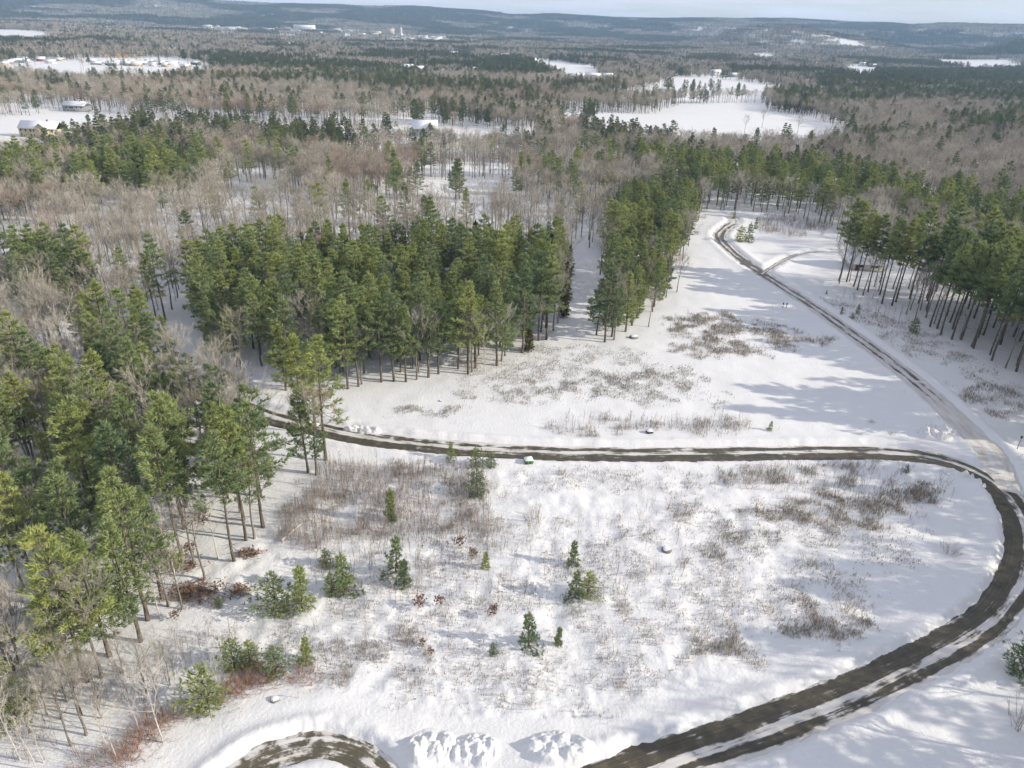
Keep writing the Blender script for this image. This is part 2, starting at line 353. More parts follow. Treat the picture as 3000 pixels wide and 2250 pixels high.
COVER = {'road': [(0, 0.0), (0.28, 0.05), (0.42, -0.02), (0.5, -0.12), (0.56, 0.05), (0.62, -0.2), (0.72, -0.15), (0.8, 0.0), (1, -0.05)],
         'branch_road': [(0, 0.9), (0.12, 0.75), (0.2, 0.2), (0.5, 0.14), (0.6, -0.25), (0.66, -0.25), (0.7, 0.0), (0.8, -0.08), (0.93, 0.2), (1, 0.8)],
         'driveway': [(0, 0.1), (1, 0.15)], 'turning_loop': [(0, 0.12), (1, 0.12)]}
RLAB = {'road': 'ploughed lane curving across the lot with wet asphalt and packed snow', 'branch_road': 'long straight snowy road running off toward the pines', 'driveway': 'thin ploughed driveway leading to the house in the pines', 'turning_loop': 'ploughed turning loop with muddy ice patches'}
for k, (name, P, hw) in enumerate(ROADS):
    n = len(P); d = np.gradient(P, axis=0); d /= np.linalg.norm(d, axis=1, keepdims=True)
    right = np.c_[d[:, 1], -d[:, 0]]; K = 11
    off = np.linspace(-1.18, 1.18, K)
    V = P[:, None] + right[:, None] * (off * hw)[None, :, None]
    Z = zbase(V[..., 0], V[..., 1]) + 0.004 * k + 0.03 * (1 - off[None] ** 2)
    V3 = np.concatenate([V, Z[..., None]], -1).reshape(-1, 3)
    ii = np.arange(n * K).reshape(n, K); Q = np.stack([ii[:-1, :-1], ii[:-1, 1:], ii[1:, 1:], ii[1:, :-1]], -1).reshape(-1, 4)
    L = np.r_[0, np.cumsum(np.linalg.norm(np.diff(P, axis=0), axis=1))]
    cvp = np.array(COVER[name]); cov = np.interp(L / L[-1], cvp[:, 0], cvp[:, 1])
    sgn = 1 if name != 'turning_loop' else -1
    o = link(name, quad_mesh(name, V3, Q, 'tracked_snow' if name in ('branch_road', 'driveway') else 'puddled_ice' if name == 'turning_loop' else 'ploughed_asphalt', {'across': np.tile(off * sgn, n), 'along': np.repeat(L + 37 * k, K), 'cover': np.repeat(cov, K)}))
    o['kind'] = 'structure'; o['label'] = RLAB[name]

# ------------------------------------------------------------------ tree shapes
def unit(a): return a / (np.linalg.norm(a, axis=-1, keepdims=True) + 1e-9)
def blades(buf, P, D, L, W, nb, rng, mat, spread=0.75, up=0.3, tone=None):
    """nb narrow triangles fanning out of every point P along D"""
    n = len(P)
    if n == 0: return
    d = np.repeat(D, nb, 0) + rng.normal(0, spread, (n * nb, 3)) + np.array([0, 0, up]); d = unit(d)
    p = np.repeat(P, nb, 0) + rng.normal(0, 0.10, (n * nb, 3)) * np.repeat(L, nb)[:, None]
    l = np.repeat(L, nb)[:, None] * rng.uniform(0.7, 1.25, (n * nb, 1))
    w = unit(np.cross(d, rng.normal(0, 1, (n * nb, 3)))) * (np.repeat(W, nb)[:, None] * 0.5)
    T = np.stack([p + d * l * 0.25 - w, p + d * l * 0.25 + w, p + d * l], 1)
    T[:, 0] += -d * l * 0.2
    t = np.repeat(rng.uniform(0.1, 0.9, n) if tone is None else tone, nb)
    buf.tris(T, mat, np.clip(t + rng.normal(0, 0.08, n * nb), 0, 1))
def gen_pine(seed, H=22, c0=0.32, R=4.2, nw=13, nbr=6, nt=22, L=0.74, W=0.16, nb=7, form='pine', trunk_r=0.26, dead=14, sides=7):
    rng = np.random.default_rng(seed); T, C = Buf(), Buf()
    zz = np.linspace(-0.6, H * 0.985, 9); lean = rng.normal(0, 0.012, 2); ph = rng.uniform(0, 6.3, 2)
    tx = lean[0] * zz + 0.10 * np.sin(zz * 0.30 + ph[0]) * (zz > 1); ty = lean[1] * zz + 0.10 * np.sin(zz * 0.27 + ph[1]) * (zz > 1)
    tr = trunk_r * (1 - np.clip(zz / H, 0, 1)) ** 0.8 + 0.02; tr[0] *= 1.35
    T.tube(np.c_[tx, ty, zz], tr, sides, 0)
    at = lambda z: np.array([np.interp(z, zz, tx), np.interp(z, zz, ty), z])
    for _ in range(dead):                                     # dead snags on the bare lower trunk
        z = H * rng.uniform(0.12, c0 + 0.12); a = rng.uniform(0, 6.28); l = rng.uniform(0.6, 2.2); p = at(z)
        q = p + np.array([math.cos(a) * l, math.sin(a) * l, rng.uniform(-0.2, 0.5) * l])
        T.tube([p, (p + q) / 2 + [0, 0, 0.08], q], [0.045, 0.03, 0.01], 3, 0)
    PP, DD, LL, TT = [], [], [], []
    bulge = rng.uniform(0, 6.28)
    for i in range(nw):
        t = (i + rng.uniform(0, 0.55)) / nw; z = H * (c0 + (0.985 - c0) * t)
        if form == 'pine': prof = (1 - t * 0.985) ** 0.70 * min(1, (t + 0.34) / 0.46) * rng.uniform(0.66, 1.2)
        elif form == 'cone': prof = (1 - t) ** 0.85 * rng.uniform(0.72, 1.15)
        else: prof = (1 - t ** 2.2) ** 0.7 * min(1, (t + 0.35) / 0.5) * rng.uniform(0.85, 1.1)
        tone_w = rng.uniform(-0.12, 0.12)
        for b in range(nbr):
            if rng.random() < (0.2 if form == 'pine' else 0.12): continue
            a = b * 6.283 / nbr + i * 2.4 + rng.uniform(-0.4, 0.4)
            l = max(0.35, R * prof * rng.uniform(0.5, 1.25) * (1 + 0.16 * math.cos(a - bulge)))
            inc = (-0.08 + 0.75 * t ** 1.6 + rng.normal(0, 0.10)) if form == 'pine' else (-0.28 + 0.7 * t + rng.normal(0, 0.08))
            hd = np.array([math.cos(a), math.sin(a), 0]); p0 = at(min(z, H * 0.98))
            cur = 0.16 * l if form == 'pine' else 0.08 * l
            pt = lambda s: p0 + hd * (l * s * math.cos(inc)) + np.array([0, 0, l * s * math.sin(inc) + cur * s * s])
            if l > 1.0: C.tube([p0, pt(0.5), pt(0.85)], [0.05, 0.035, 0.012], 3, 1)
            n = max(3, int(nt * (0.35 + 0.65 * l / R)))
            s = rng.uniform(0.2, 1.0, n) ** (0.5 if form == 'pine' else 0.8); side = rng.uniform(-1, 1, n)
            lat = np.array([-hd[1], hd[0], 0])
            wdt = (1.12 - s * 0.72) * 0.44 * l
            P = np.array([pt(q) for q in s]) + lat[None] * (side * wdt)[:, None] + np.c_[np.zeros((n, 2)), rng.normal(0.03, 0.07 * min(1, l / 2), n)]
            D = hd[None] * 0.75 + lat[None] * (side * 0.75)[:, None] + np.array([0, 0, 0.25 + 0.3 * t])
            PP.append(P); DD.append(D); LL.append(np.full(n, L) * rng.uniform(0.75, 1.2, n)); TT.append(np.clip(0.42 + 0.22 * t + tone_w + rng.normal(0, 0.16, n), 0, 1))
    PP, DD, LL, TT = np.vstack(PP), unit(np.vstack(DD)), np.concatenate(LL), np.concatenate(TT)
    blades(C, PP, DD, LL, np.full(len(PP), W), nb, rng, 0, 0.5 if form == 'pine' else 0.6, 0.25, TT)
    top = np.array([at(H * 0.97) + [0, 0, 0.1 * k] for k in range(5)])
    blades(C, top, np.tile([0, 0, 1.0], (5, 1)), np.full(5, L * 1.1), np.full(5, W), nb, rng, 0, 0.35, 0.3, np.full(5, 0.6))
    return T, C
def gen_bare(seed, H=16, c0=0.35, spread=0.45, nmain=12, nsub=7, ntw=7, trunk_r=0.22, tw=0.027, fork=False, twl=1.25):
    rng = np.random.default_rng(seed); T, C = Buf(), Buf()
    zz = np.linspace(-0.5, H * 0.92, 8); lean = rng.normal(0, 0.03, 2); ph = rng.uniform(0, 6.3, 2); am = 0.14
    tx = lean[0] * zz + am * np.sin(zz * 0.42 + ph[0]) * (zz > 0.5); ty = lean[1] * zz + am * np.sin(zz * 0.39 + ph[1]) * (zz > 0.5)
    tr = trunk_r * (1 - np.clip(zz / H, 0, 1)) ** 0.9 + 0.015; tr[0] *= 1.3
    T.tube(np.c_[tx, ty, zz], tr, 6, 0)
    at = lambda z: np.array([np.interp(z, zz, tx), np.interp(z, zz, ty), z])
    P, D, Lw, TT = [], [], [], []
    for i in range(nmain):
        f = c0 + (0.90 - c0) * (i + rng.uniform(0, 0.8)) / nmain; p0 = at(H * f)
        a = i * 2.4 + rng.uniform(-0.5, 0.5); el = rng.uniform(0.70, 1.15) + 0.15 * f
        l = H * (1 - f) * rng.uniform(0.75, 1.05) + H * 0.06; l = min(l, H * 0.45)
        d = np.array([math.cos(a) * math.cos(el), math.sin(a) * math.cos(el), math.sin(el)]); d[:2] *= 0.6 + spread; d /= np.linalg.norm(d)
        mid = p0 + d * l * 0.5 + rng.normal(0, 0.05 * l, 3); end = p0 + d * l + np.array([0, 0, 0.10 * l]) + rng.normal(0, 0.06 * l, 3)
        T.tube([p0, mid, end], [trunk_r * 0.36 * (1 - f) + 0.03, trunk_r * 0.2 * (1 - f) + 0.022, 0.012], 3, 0)
        for j in range(nsub):
            s = rng.uniform(0.3, 1.0); q = p0 + (mid - p0) * 2 * s if s < 0.5 else mid + (end - mid) * (2 * s - 1)
            sd_ = unit(d * 0.8 + rng.normal(0, 0.55, 3) + np.array([0, 0, 0.35])); sl = l * rng.uniform(0.22, 0.42) + 0.4
            e = q + sd_ * sl
            C.tube([q, (q + e) / 2 + rng.normal(0, 0.04 * sl, 3), e], [0.028, 0.02, 0.008], 3, 0, rng.uniform(0.3, 0.8))
            k = rng.uniform(0.15, 1.0, ntw); P.append(q + (e - q) * k[:, None]); D.append(np.tile(sd_, (ntw, 1))); Lw.append(np.full(ntw, twl) * rng.uniform(0.6, 1.2, ntw)); TT.append(rng.uniform(0.2, 0.9, ntw))
    P, D, Lw, TT = np.vstack(P), np.vstack(D), np.concatenate(Lw), np.concatenate(TT)
    blades(C, P, D, Lw, np.full(len(P), tw), 3, rng, 0, 0.42, 0.4, TT)
    return T, C
def gen_stems(seed, n, h, spread, w, side=2, mat=0):
    """a clump of upright stems with a few side twigs"""
    rng = np.random.default_rng(seed); B = Buf(); P, D, L = [], [], []
    for i in range(n):
        b = rng.normal(0, spread * 0.28, 3); b[2] = -0.15; hh = h * rng.uniform(0.6, 1.1)
        d = unit(np.array([b[0] * 0.5 + rng.normal(0, 0.12 * spread), b[1] * 0.5 + rng.normal(0, 0.12 * spread), 1.0])); e = b + d * hh; m = (b + e) / 2 + rng.normal(0, 0.03 * hh, 3)
        B.tube([b, m, e], [w, w * 0.7, w * 0.2], 3, mat, rng.uniform(0.2, 0.9))
        k = rng.uniform(0.3, 0.95, side); P.append(b + (e - b) * k[:, None]); D.append(np.tile(d, (side, 1))); L.append(hh * rng.uniform(0.15, 0.35, side))
    P, D, L = np.vstack(P), np.vstack(D), np.concatenate(L)
    blades(B, P, D, L, np.full(len(P), w * 0.9), 2, rng, mat, 0.5, 0.1)
    return B

class Kind:
    """one tree shape: a trunk mesh and a crown mesh shared by all its copies, and both together for the far woods"""
    def __init__(s, name, T, C, mt, mc):
        s.name = name; s.trunk = T.mesh(name + '_trunk', [mt], True); s.crown = C.mesh(name + '_crown', mc)
        A = Buf(); A.merged(T, mm={0: 0}); A.merged(C, mm={0: 1, 1: 0}); s.buf = A; s.mats = [mt, mc[0]]
        s.whole = A.mesh(name + '_whole', s.mats)
PN = ['pine_needles', 'pine_bark']
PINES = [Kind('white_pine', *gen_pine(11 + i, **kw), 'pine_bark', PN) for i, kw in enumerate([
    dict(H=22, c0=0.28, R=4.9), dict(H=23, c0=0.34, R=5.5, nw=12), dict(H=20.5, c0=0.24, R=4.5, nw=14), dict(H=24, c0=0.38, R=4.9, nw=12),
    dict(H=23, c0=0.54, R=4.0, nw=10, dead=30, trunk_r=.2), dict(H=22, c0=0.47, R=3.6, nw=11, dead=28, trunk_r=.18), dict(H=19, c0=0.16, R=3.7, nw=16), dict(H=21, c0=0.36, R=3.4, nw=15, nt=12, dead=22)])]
CEDARS = [Kind('cedar', *gen_pine(61 + i, H=13, c0=0.05, R=2.5, nw=22, nbr=7, nt=12, L=0.5, W=0.14, form='cone', trunk_r=0.16, dead=0), 'pine_bark', ['cedar_needles', 'pine_bark']) for i in range(2)]
YOUNG = [Kind('young_pine', *gen_pine(71 + i, H=4.0, c0=0.04, R=R_, nw=9, nbr=6, nt=9, L=0.34, W=0.075, nb=8, form=fm, trunk_r=0.06, dead=0, sides=5), 'pine_bark', PN)
         for i, (R_, fm) in enumerate([(1.05, 'cone'), (1.5, 'cone'), (1.9, 'round'), (0.75, 'cone')])]
BARES = [Kind('bare_tree', *gen_bare(31 + i, **kw), mt, [mc]) for i, (kw, mt, mc) in enumerate([
    (dict(H=17, c0=.38), 'grey_bark', 'grey_twigs'), (dict(H=18, spread=0.6, c0=0.36), 'grey_bark', 'grey_twigs'), (dict(H=16, spread=0.3, c0=0.5), 'grey_bark', 'grey_twigs'),
    (dict(H=15, spread=0.45, c0=0.36), 'grey_bark', 'red_twigs'), (dict(H=16, spread=0.35, c0=0.42), 'grey_bark', 'red_twigs'),
    (dict(H=16, spread=0.5, c0=0.40, nsub=4, ntw=4, trunk_r=0.15, tw=0.04), 'birch_bark', 'pale_twigs'), (dict(H=13, spread=0.9, c0=0.18, trunk_r=0.2, nmain=14, tw=0.035), 'grey_bark', 'pale_twigs')])]
WILLOW = Kind('willow', *gen_bare(49, H=13, spread=1.0, c0=0.2, nmain=14, tw=0.10, twl=2.0), 'grey_bark', ['willow_twigs'])
SAPS = [gen_stems(81 + i, n, h, sp, w, sd_).mesh('sapling', [m]) for i, (n, h, sp, w, sd_, m) in enumerate([
    (1, 4.2, 0.2, 0.036, 12, 'sapling_twigs'), (3, 3.4, 0.7, 0.028, 7, 'sapling_twigs'), (2, 4.8, 0.5, 0.034, 10, 'grey_twigs'), (6, 2.6, 1.1, 0.024, 5, 'red_twigs'), (5, 3.0, 0.9, 0.025, 6, 'sapling_twigs')])]
SHRUBS = [gen_stems(91 + i, n, h, sp, w, 5).mesh('shrub', [m]) for i, (n, h, sp, w, m) in enumerate([
    (34, 1.7, 2.2, 0.024, 'weed_stems'), (26, 2.2, 1.8, 0.024, 'weed_stems'), (75, 1.9, 2.8, 0.022, 'orange_twigs'), (40, 1.5, 2.4, 0.022, 'red_twigs')])]
def leaf_shrub(seed):
    rng = np.random.default_rng(seed); B = gen_stems(seed, 6, 2.2, 0.9, 0.022, 4)
    P = np.c_[rng.normal(0, 0.35, (70, 2)), rng.uniform(0.9, 2.1, 70)]
    blades(B, P, rng.normal(0, 1, (70, 3)), np.full(70, 0.28), np.full(70, 0.20), 3, rng, 1)
    return B.mesh('leafy_sapling', ['grey_twigs', 'dead_leaves'])
LEAFY = leaf_shrub(97)

# ------------------------------------------------------------------ where things grow (zones traced on the ground)
RNG = np.random.default_rng(7)
Z = {k: pxs(v) for k, v in dict(
    centre=[(640, 815), (1000, 795), (1400, 797), (1645, 805), (1630, 950), (1530, 1038), (1370, 1095), (1150, 1122), (1010, 1140), (900, 1070), (740, 1095), (640, 1075), (560, 930)],
    front=[(-150, 1390), (300, 1400), (500, 1430), (640, 1420), (800, 1420), (900, 1390), (960, 1352), (770, 1548), (690, 1640), (540, 1655), (420, 1875), (320, 1925), (260, 1995), (150, 1900), (30, 1770), (-150, 1760)],
    track=[(1752, 962), (1782, 1004), (1890, 955), (1940, 900), (1990, 760), (2045, 640), (2058, 600), (1950, 590), (1832, 620), (1778, 700), (1764, 800)],
    behind=[(1700, 500), (1900, 500), (2080, 520), (2300, 530), (2560, 565), (2640, 640), (2460, 668), (2340, 640), (2200, 616), (2070, 616), (1900, 545)],
    ridge=[(2470, 600), (2660, 620), (3060, 700), (3060, 810), (2850, 755), (2640, 690)],
    right=[(2450, 828), (2530, 850), (2612, 892), (2714, 909), (2750, 970), (2814, 992), (2904, 1058), (3000, 1095), (3200, 1150), (3900, 1250), (3900, 1000), (3000, 905), (2860, 865), (2740, 855), (2690, 870), (2620, 870)],
).items()}
OPEN = [pxs(p) for p in (
    [(1630, 332), (1920, 334), (1960, 318), (2000, 306), (2230, 302), (2250, 325), (2380, 345), (2490, 388), (2470, 430), (2350, 452), (2150, 450), (1900, 446), (1750, 420), (1640, 385)],
    [(1585, 268), (1620, 292), (1780, 300), (1960, 298), (2230, 300), (2250, 285), (2330, 258), (2180, 238), (2060, 228), (1985, 225), (1900, 262), (1850, 275), (1700, 285)],
    [(1545, 178), (1640, 180), (1750, 200), (1760, 232), (1680, 236), (1600, 215)], [(2370, 258), (2450, 262), (2450, 280), (2400, 290)], [(2457, 192), (2565, 200), (2565, 232), (2500, 230)],
    [(2700, 172), (3000, 176), (3050, 208), (2870, 212), (2740, 196)], [(2165, 155), (2295, 158), (2290, 178), (2200, 176)],
    [(-60, 188), (150, 193), (250, 172), (480, 168), (610, 185), (640, 225), (500, 238), (380, 244), (180, 252), (120, 240), (-60, 232)],
    [(-60, 86), (60, 88), (170, 98), (175, 128), (60, 125), (-60, 120)], [(-60, 225), (50, 232), (-60, 242)],
    [(-60, 345), (250, 332), (600, 352), (900, 362), (1150, 378), (1300, 372), (1570, 392), (1570, 452), (1300, 452), (900, 430), (600, 408), (300, 412), (160, 480), (-60, 520)],
    [(1170, 535), (1490, 525), (1530, 640), (1240, 665)],
    [(640, 570), (760, 530), (840, 540), (830, 620), (700, 650)], [(0, 690), (120, 720), (100, 860), (-80, 860)], [(820, 600), (900, 580), (900, 640), (840, 650)])]
PINEY = [pxs(p) for p in (
    [(250, 262), (700, 252), (1000, 238), (1350, 264), (1580, 292), (1585, 310), (1300, 292), (1000, 280), (640, 266), (270, 264)], [(620, 203), (1000, 200), (1250, 225), (1200, 250), (900, 240), (640, 222)],
    [(2260, 292), (2400, 277), (2700, 287), (3060, 292), (3060, 330), (2700, 325), (2350, 338), (2275, 328)], [(1570, 264), (1830, 268), (1830, 286), (1570, 277)],
    [(2370, 240), (2560, 217), (3060, 217), (3060, 255), (2600, 262), (2400, 258)], [(2000, 408), (2400, 418), (2480, 402), (2500, 430), (2050, 445)], [(2740, 380), (3060, 380), (3060, 430), (2850, 432)],
    [(1690, 400), (1980, 420), (1950, 470), (1720, 470)], [(100, 470), (300, 440), (560, 470), (640, 560), (500, 620), (250, 560)], [(-60, 520), (180, 540), (160, 590), (-60, 580)],
    [(150, 402), (420, 395), (640, 415), (880, 420), (880, 440), (600, 440), (300, 430)], [(270, 1060), (500, 1060), (520, 1180), (300, 1190)], [(120, 1225), (580, 1235), (620, 1345), (150, 1360)],
    [(40, 890), (270, 840), (310, 930), (60, 970)], [(750, 440), (1020, 430), (1060, 470), (800, 500)])]
HOUSES_XY = []       # cleared ground round the houses
def clear_of(P, pts, d):
    if not len(pts): return np.ones(len(P), bool)
    return (np.sqrt(((P[:, None] - np.asarray(pts)[None]) ** 2).sum(-1)).min(1) > d)
def jitter(poly, s, rng=RNG, j=0.42):
    lo, hi = poly.min(0), poly.max(0)
    X, Y = np.meshgrid(np.arange(lo[0], hi[0], s), np.arange(lo[1], hi[1], s))
    P = np.c_[X.ravel(), Y.ravel()] + rng.uniform(-j, j, (X.size, 2)) * s
    return P[inside(P, poly)]
TREES = []      # (family, variant, x, y, scale, rz, label)
def add(fam, var, p, sc, label, fixed=False): TREES.append([fam, int(var), float(p[0]), float(p[1]), float(sc), float(RNG.uniform(0, 6.28)), label, fixed])
# trees that stand out, one by one
EDGE = [((1020, 1142), 1, .92), ((1050, 1135), 7, .8), ((1118, 1122), 3, .9), ((1155, 1120), 0, .95), ((1190, 1122), 7, .85), ((1255, 1108), 7, .95), ((1372, 1100), 3, .92), ((1392, 1082), 7, .8), ((1455, 1074), 2, 1.0), ((1530, 1036), 0, 1.0), ((1578, 1000), 1, 1.0), ((1600, 998), 3, 1.02)]
for i, (p, v, s) in enumerate(EDGE):
    add('pine', v, px(*p), s, f'tall edge pine of the middle stand, {["first", "second", "third", "fourth", "fifth", "sixth", "seventh", "eighth", "ninth", "tenth", "eleventh", "twelfth"][i]} trunk counted from the lane', True)
for (p, v, s, lab) in [((955, 1352), 3, 1.0, 'tall lone pine with bare lower trunk between the lane and the red brush'), ((888, 1276), 5, .92, 'slim pine at the far lane edge, beside the lone tall pine'), ((925, 1262), 7, .9, 'thin pine right at the bend where the lane leaves the trees'),
        ((258, 1998), 1, .98, 'big blue-green pine with thick leaning trunk, nearest of the left stand'), ((322, 1926), 2, .95, 'pine with slim trunk just right of the biggest left pine'), ((414, 1884), 7, .9, 'sparse yellowish pine standing alone on the snow slope edge'),
        ((478, 1760), 7, .85, 'half-bare leaning pine above the brown brush pile'), ((540, 1662), 4, 1.0, 'high-crowned pine with one long bare trunk beside the brush pile'), ((688, 1650), 4, .95, 'high-crowned pine at the front corner of the left stand'), ((722, 1588), 5, 1.05, 'straight bare-trunked pine right beside the fallen pale log'),
        ((772, 1548), 1, .97, 'rightmost pine of the left stand, with low yellow-green boughs'), ((1747, 985), 2, .75, 'slim dark pine at the mouth of the snow track, right side'), ((1772, 1005), 0, .95, 'front pine of the clump right of the snow track'), ((1792, 990), 6, .95, 'full green pine at the tip of the clump right of the snow track'), ((1832, 974), 6, .85, 'rounded pine facing the open field right of the snow track')]:
    add('pine', v, px(*p), s, lab, True)
for i, (u, v, k) in enumerate([(335, 1088, 0), (402, 1104, 1), (362, 1122, 2), (445, 1076, 0), (290, 1062, 6), (470, 1120, 2), (320, 1140, 6)]):
    add('pine', k, px(u, v), RNG.uniform(.8, .98), f'pine in the small clump left of the middle stand, {["first", "second", "third", "fourth", "fifth", "sixth", "seventh"][i]} of seven', True)
for i, (u, v, k) in enumerate([(62, 905, 1), (112, 945, 3), (152, 902, 0), (205, 884, 2), (238, 908, 3), (88, 966, 7), (28, 932, 0), (232, 858, 6), (130, 925, 4)]):
    add('pine', k, px(u, v), RNG.uniform(.75, .98), f'pine of the loose group near the left border, {["first", "second", "third", "fourth", "fifth", "sixth", "seventh", "eighth", "ninth"][i]} of nine', True)
RE = [(2457, 825), (2479, 828), (2500, 842), (2511, 853), (2542, 857), (2576, 866), (2583, 893), (2612, 898), (2665, 878), (2714, 909), (2723, 961), (2744, 966), (2755, 984), (2787, 997), (2814, 997), (2850, 1024), (2846, 1018), (2904, 1060), (2930, 1012), (2981, 1060), (2976, 1092)]
ORD = ['first', 'second', 'third', 'fourth', 'fifth', 'sixth', 'seventh', 'eighth', 'ninth', 'tenth', 'eleventh', 'twelfth', 'thirteenth', 'fourteenth', 'fifteenth', 'sixteenth', 'seventeenth', 'eighteenth', 'nineteenth', 'twentieth', 'twenty-first']
for i, p in enumerate(RE):
    add('pine', (4, 5)[i % 2], px(*p), RNG.uniform(1.05, 1.28), f'slender pine fronting the right-hand stand, {ORD[i]} trunk from the driveway house', True)
for i, u in enumerate([1185, 1216, 1150, 1390, 1425, 1460, 1497, 1522, 1560, 1585, 1600, 1612, 1622, 1632]):
    add('cedar', i % 2, px(u, 778 + 0.03 * (u - 1185) + RNG.uniform(-8, 8)), RNG.uniform(0.8, 1.25), f'dark olive cone-shaped cedar behind the middle stand, {ORD[i]} from the left', True)
for i, v in enumerate([930, 880, 842, 810]):
    add('cedar', i % 2, px(1652 + 4 * i, v), RNG.uniform(0.6, .8), f'dark cedar on the left side of the snow track, {ORD[i]} from the field', True)
add('cedar', 0, px(1548, 1030), .62, 'small bright olive cedar at the forest edge left of the snow track', True)
FIXED = np.array([[t[2], t[3]] for t in TREES])
# house sites
HS = dict(gable=(2540, 795), grey=(228, 326), yellow=(128, 400), red=(60, 452), shingled=(1245, 398))
HOUSES_XY = [px(*p) for p in HS.values()]
ZSP = dict(centre=(4.9, [0, 1, 2, 3, 6, 0, 1], 'middle pine stand'), front=(5.9, [0, 1, 7, 3, 0, 3, 4], 'near left pine stand'), track=(5.4, [0, 2, 6, 6, 1], 'clump beside the snow track'),
           behind=(7.2, [0, 1, 4, 3, 5], 'belt behind the road head'), right=(6.0, [4, 5, 4, 5, 5], 'right-hand pine stand'), ridge=(7.5, [0, 1, 4, 3, 5], 'pine band behind the right-hand stand'))
for zn, (sp, vs_, text) in ZSP.items():
    P = jitter(Z[zn], sp); P = P[clear_of(P, FIXED, sp * 0.55) & clear_of(P, HOUSES_XY, 11)]
    P = P[road_dist(P[:, 0], P[:, 1]) > 2.5]
    r = np.hypot(P[:, 0], P[:, 1]); q = np.quantile(r, [.2, .4, .6, .8]); az_ = np.arctan2(P[:, 0], P[:, 1]); qa = np.quantile(az_, [1 / 7, 2 / 7, 3 / 7, 4 / 7, 5 / 7, 6 / 7])
    for p, rad, a_ in zip(P, r, az_):
        s = RNG.uniform(0.68, 1.08) * dict(right=1.22, front=.93, centre=.84, track=.84, behind=.88, ridge=.95)[zn]; row = ('front row', 'second row', 'middle row', 'fourth row', 'back row')[int((rad > q).sum())]
        side = ('left end', 'far left part', 'left part', 'centre', 'right part', 'far right part', 'right end')[int((a_ > qa).sum())]
        add('pine', vs_[RNG.integers(len(vs_))], p, s, f'{"tall" if s > .8 else "lower"} pine, {row}, {side} of the {text}')
        if RNG.random() < (0.22 if zn == 'front' else 0.12 if zn != 'right' else 0.05): add('bare', RNG.integers(0, 5), p + RNG.normal(0, 2.5, 2), RNG.uniform(.6, .85), f'thin bare tree, {row}, {side} of the {text}')
def where(kind, u, v, low=''):
    col = ('at the left border', 'near the left border', 'left of the middle stand', 'left behind the middle stand', 'behind the middle stand', 'behind the snow track', 'behind the road head', 'right of the road head', 'at the right border')[int(np.searchsorted([170, 340, 600, 950, 1400, 1800, 2300, 2750], u))]
    row = ('in the far woods', 'in the middle woods', 'in the nearer woods', 'level with the middle stand', 'beyond the near left stand', 'beside the near left stand')[int(np.searchsorted([480, 640, 800, 980, 1150], v))]
    return f'{kind} {row}, {col}'
# the general woods: bare trees with scattered pines
pts = []
for (r0, r1, s) in ((60, 330, 4.6), (330, 640, 5.0), (640, 1250, 6.4)):
    a = np.arange(-0.80, 0.80, s / ((r0 + r1) / 2)); rad = np.arange(r0, r1, s); A_, R_ = np.meshgrid(a, rad)
    A_ = A_ + RNG.uniform(-.45, .45, A_.shape) * s / ((r0 + r1) / 2); R_ = R_ + RNG.uniform(-.45, .45, R_.shape) * s
    pts.append(np.c_[(R_ * np.sin(A_)).ravel(), (R_ * np.cos(A_)).ravel()])
P = np.vstack(pts); ok = ~inside(P, LOT) & clear_of(P, HOUSES_XY, 13)
for z_ in list(Z.values()): ok &= ~inside(P, z_)
for z_ in OPEN: ok &= ~inside(P, z_)
ok &= road_dist(P[:, 0], P[:, 1]) > 3
P = P[ok]
pr = project(np.c_[P, zbase(P[:, 0], P[:, 1])])
pin = np.zeros(len(P), bool)
for z_ in PINEY: pin |= inside(P, z_)
dens = fbm(P[:, 0] / 38, P[:, 1] / 38, 55, 3); pn = fbm(P[:, 0] / 70, P[:, 1] / 70, 66, 3); rd = fbm(P[:, 0] / 60, P[:, 1] / 60, 88, 2)
for i, p in enumerate(P):
    u, v = pr[i, :2]; rad = math.hypot(*p)
    pp = 0.52 if pin[i] else (0.06 + 0.55 * max(0, pn[i] - 0.55) * 3)
    if rad < 330: pp = 0.72 if pin[i] else 0.05
    if u > 1900 and v > 480 and v < 640: pp *= 0.4
    if RNG.random() < pp:
        if pin[i] or RNG.random() < 0.8: sb = RNG.uniform(.6, .98); add('pine', RNG.choice([0, 1, 2, 3, 6]), p, sb, where(('tall' if sb > .79 else 'low') + ' scattered pine', u, v))
    elif dens[i] > (0.37 if u < 1700 else 0.22) and RNG.random() < (0.88 if rad > 330 else 0.75):
        var = RNG.choice([3, 4]) if (rd[i] > 0.60 and RNG.random() < .7 and u < 1900) else RNG.choice([0, 1, 2, 0, 1, 2, 5, 6] if rad < 700 else [0, 1, 2])
        sb = RNG.uniform(0.62, 1.0); add('bare', var, p, sb, ('tall ' if sb > .81 else 'low ') + ('reddish-brown' if var in (3, 4) else 'pale-barked' if var in (5, 6) else 'grey') + where(' leafless tree', u, v))
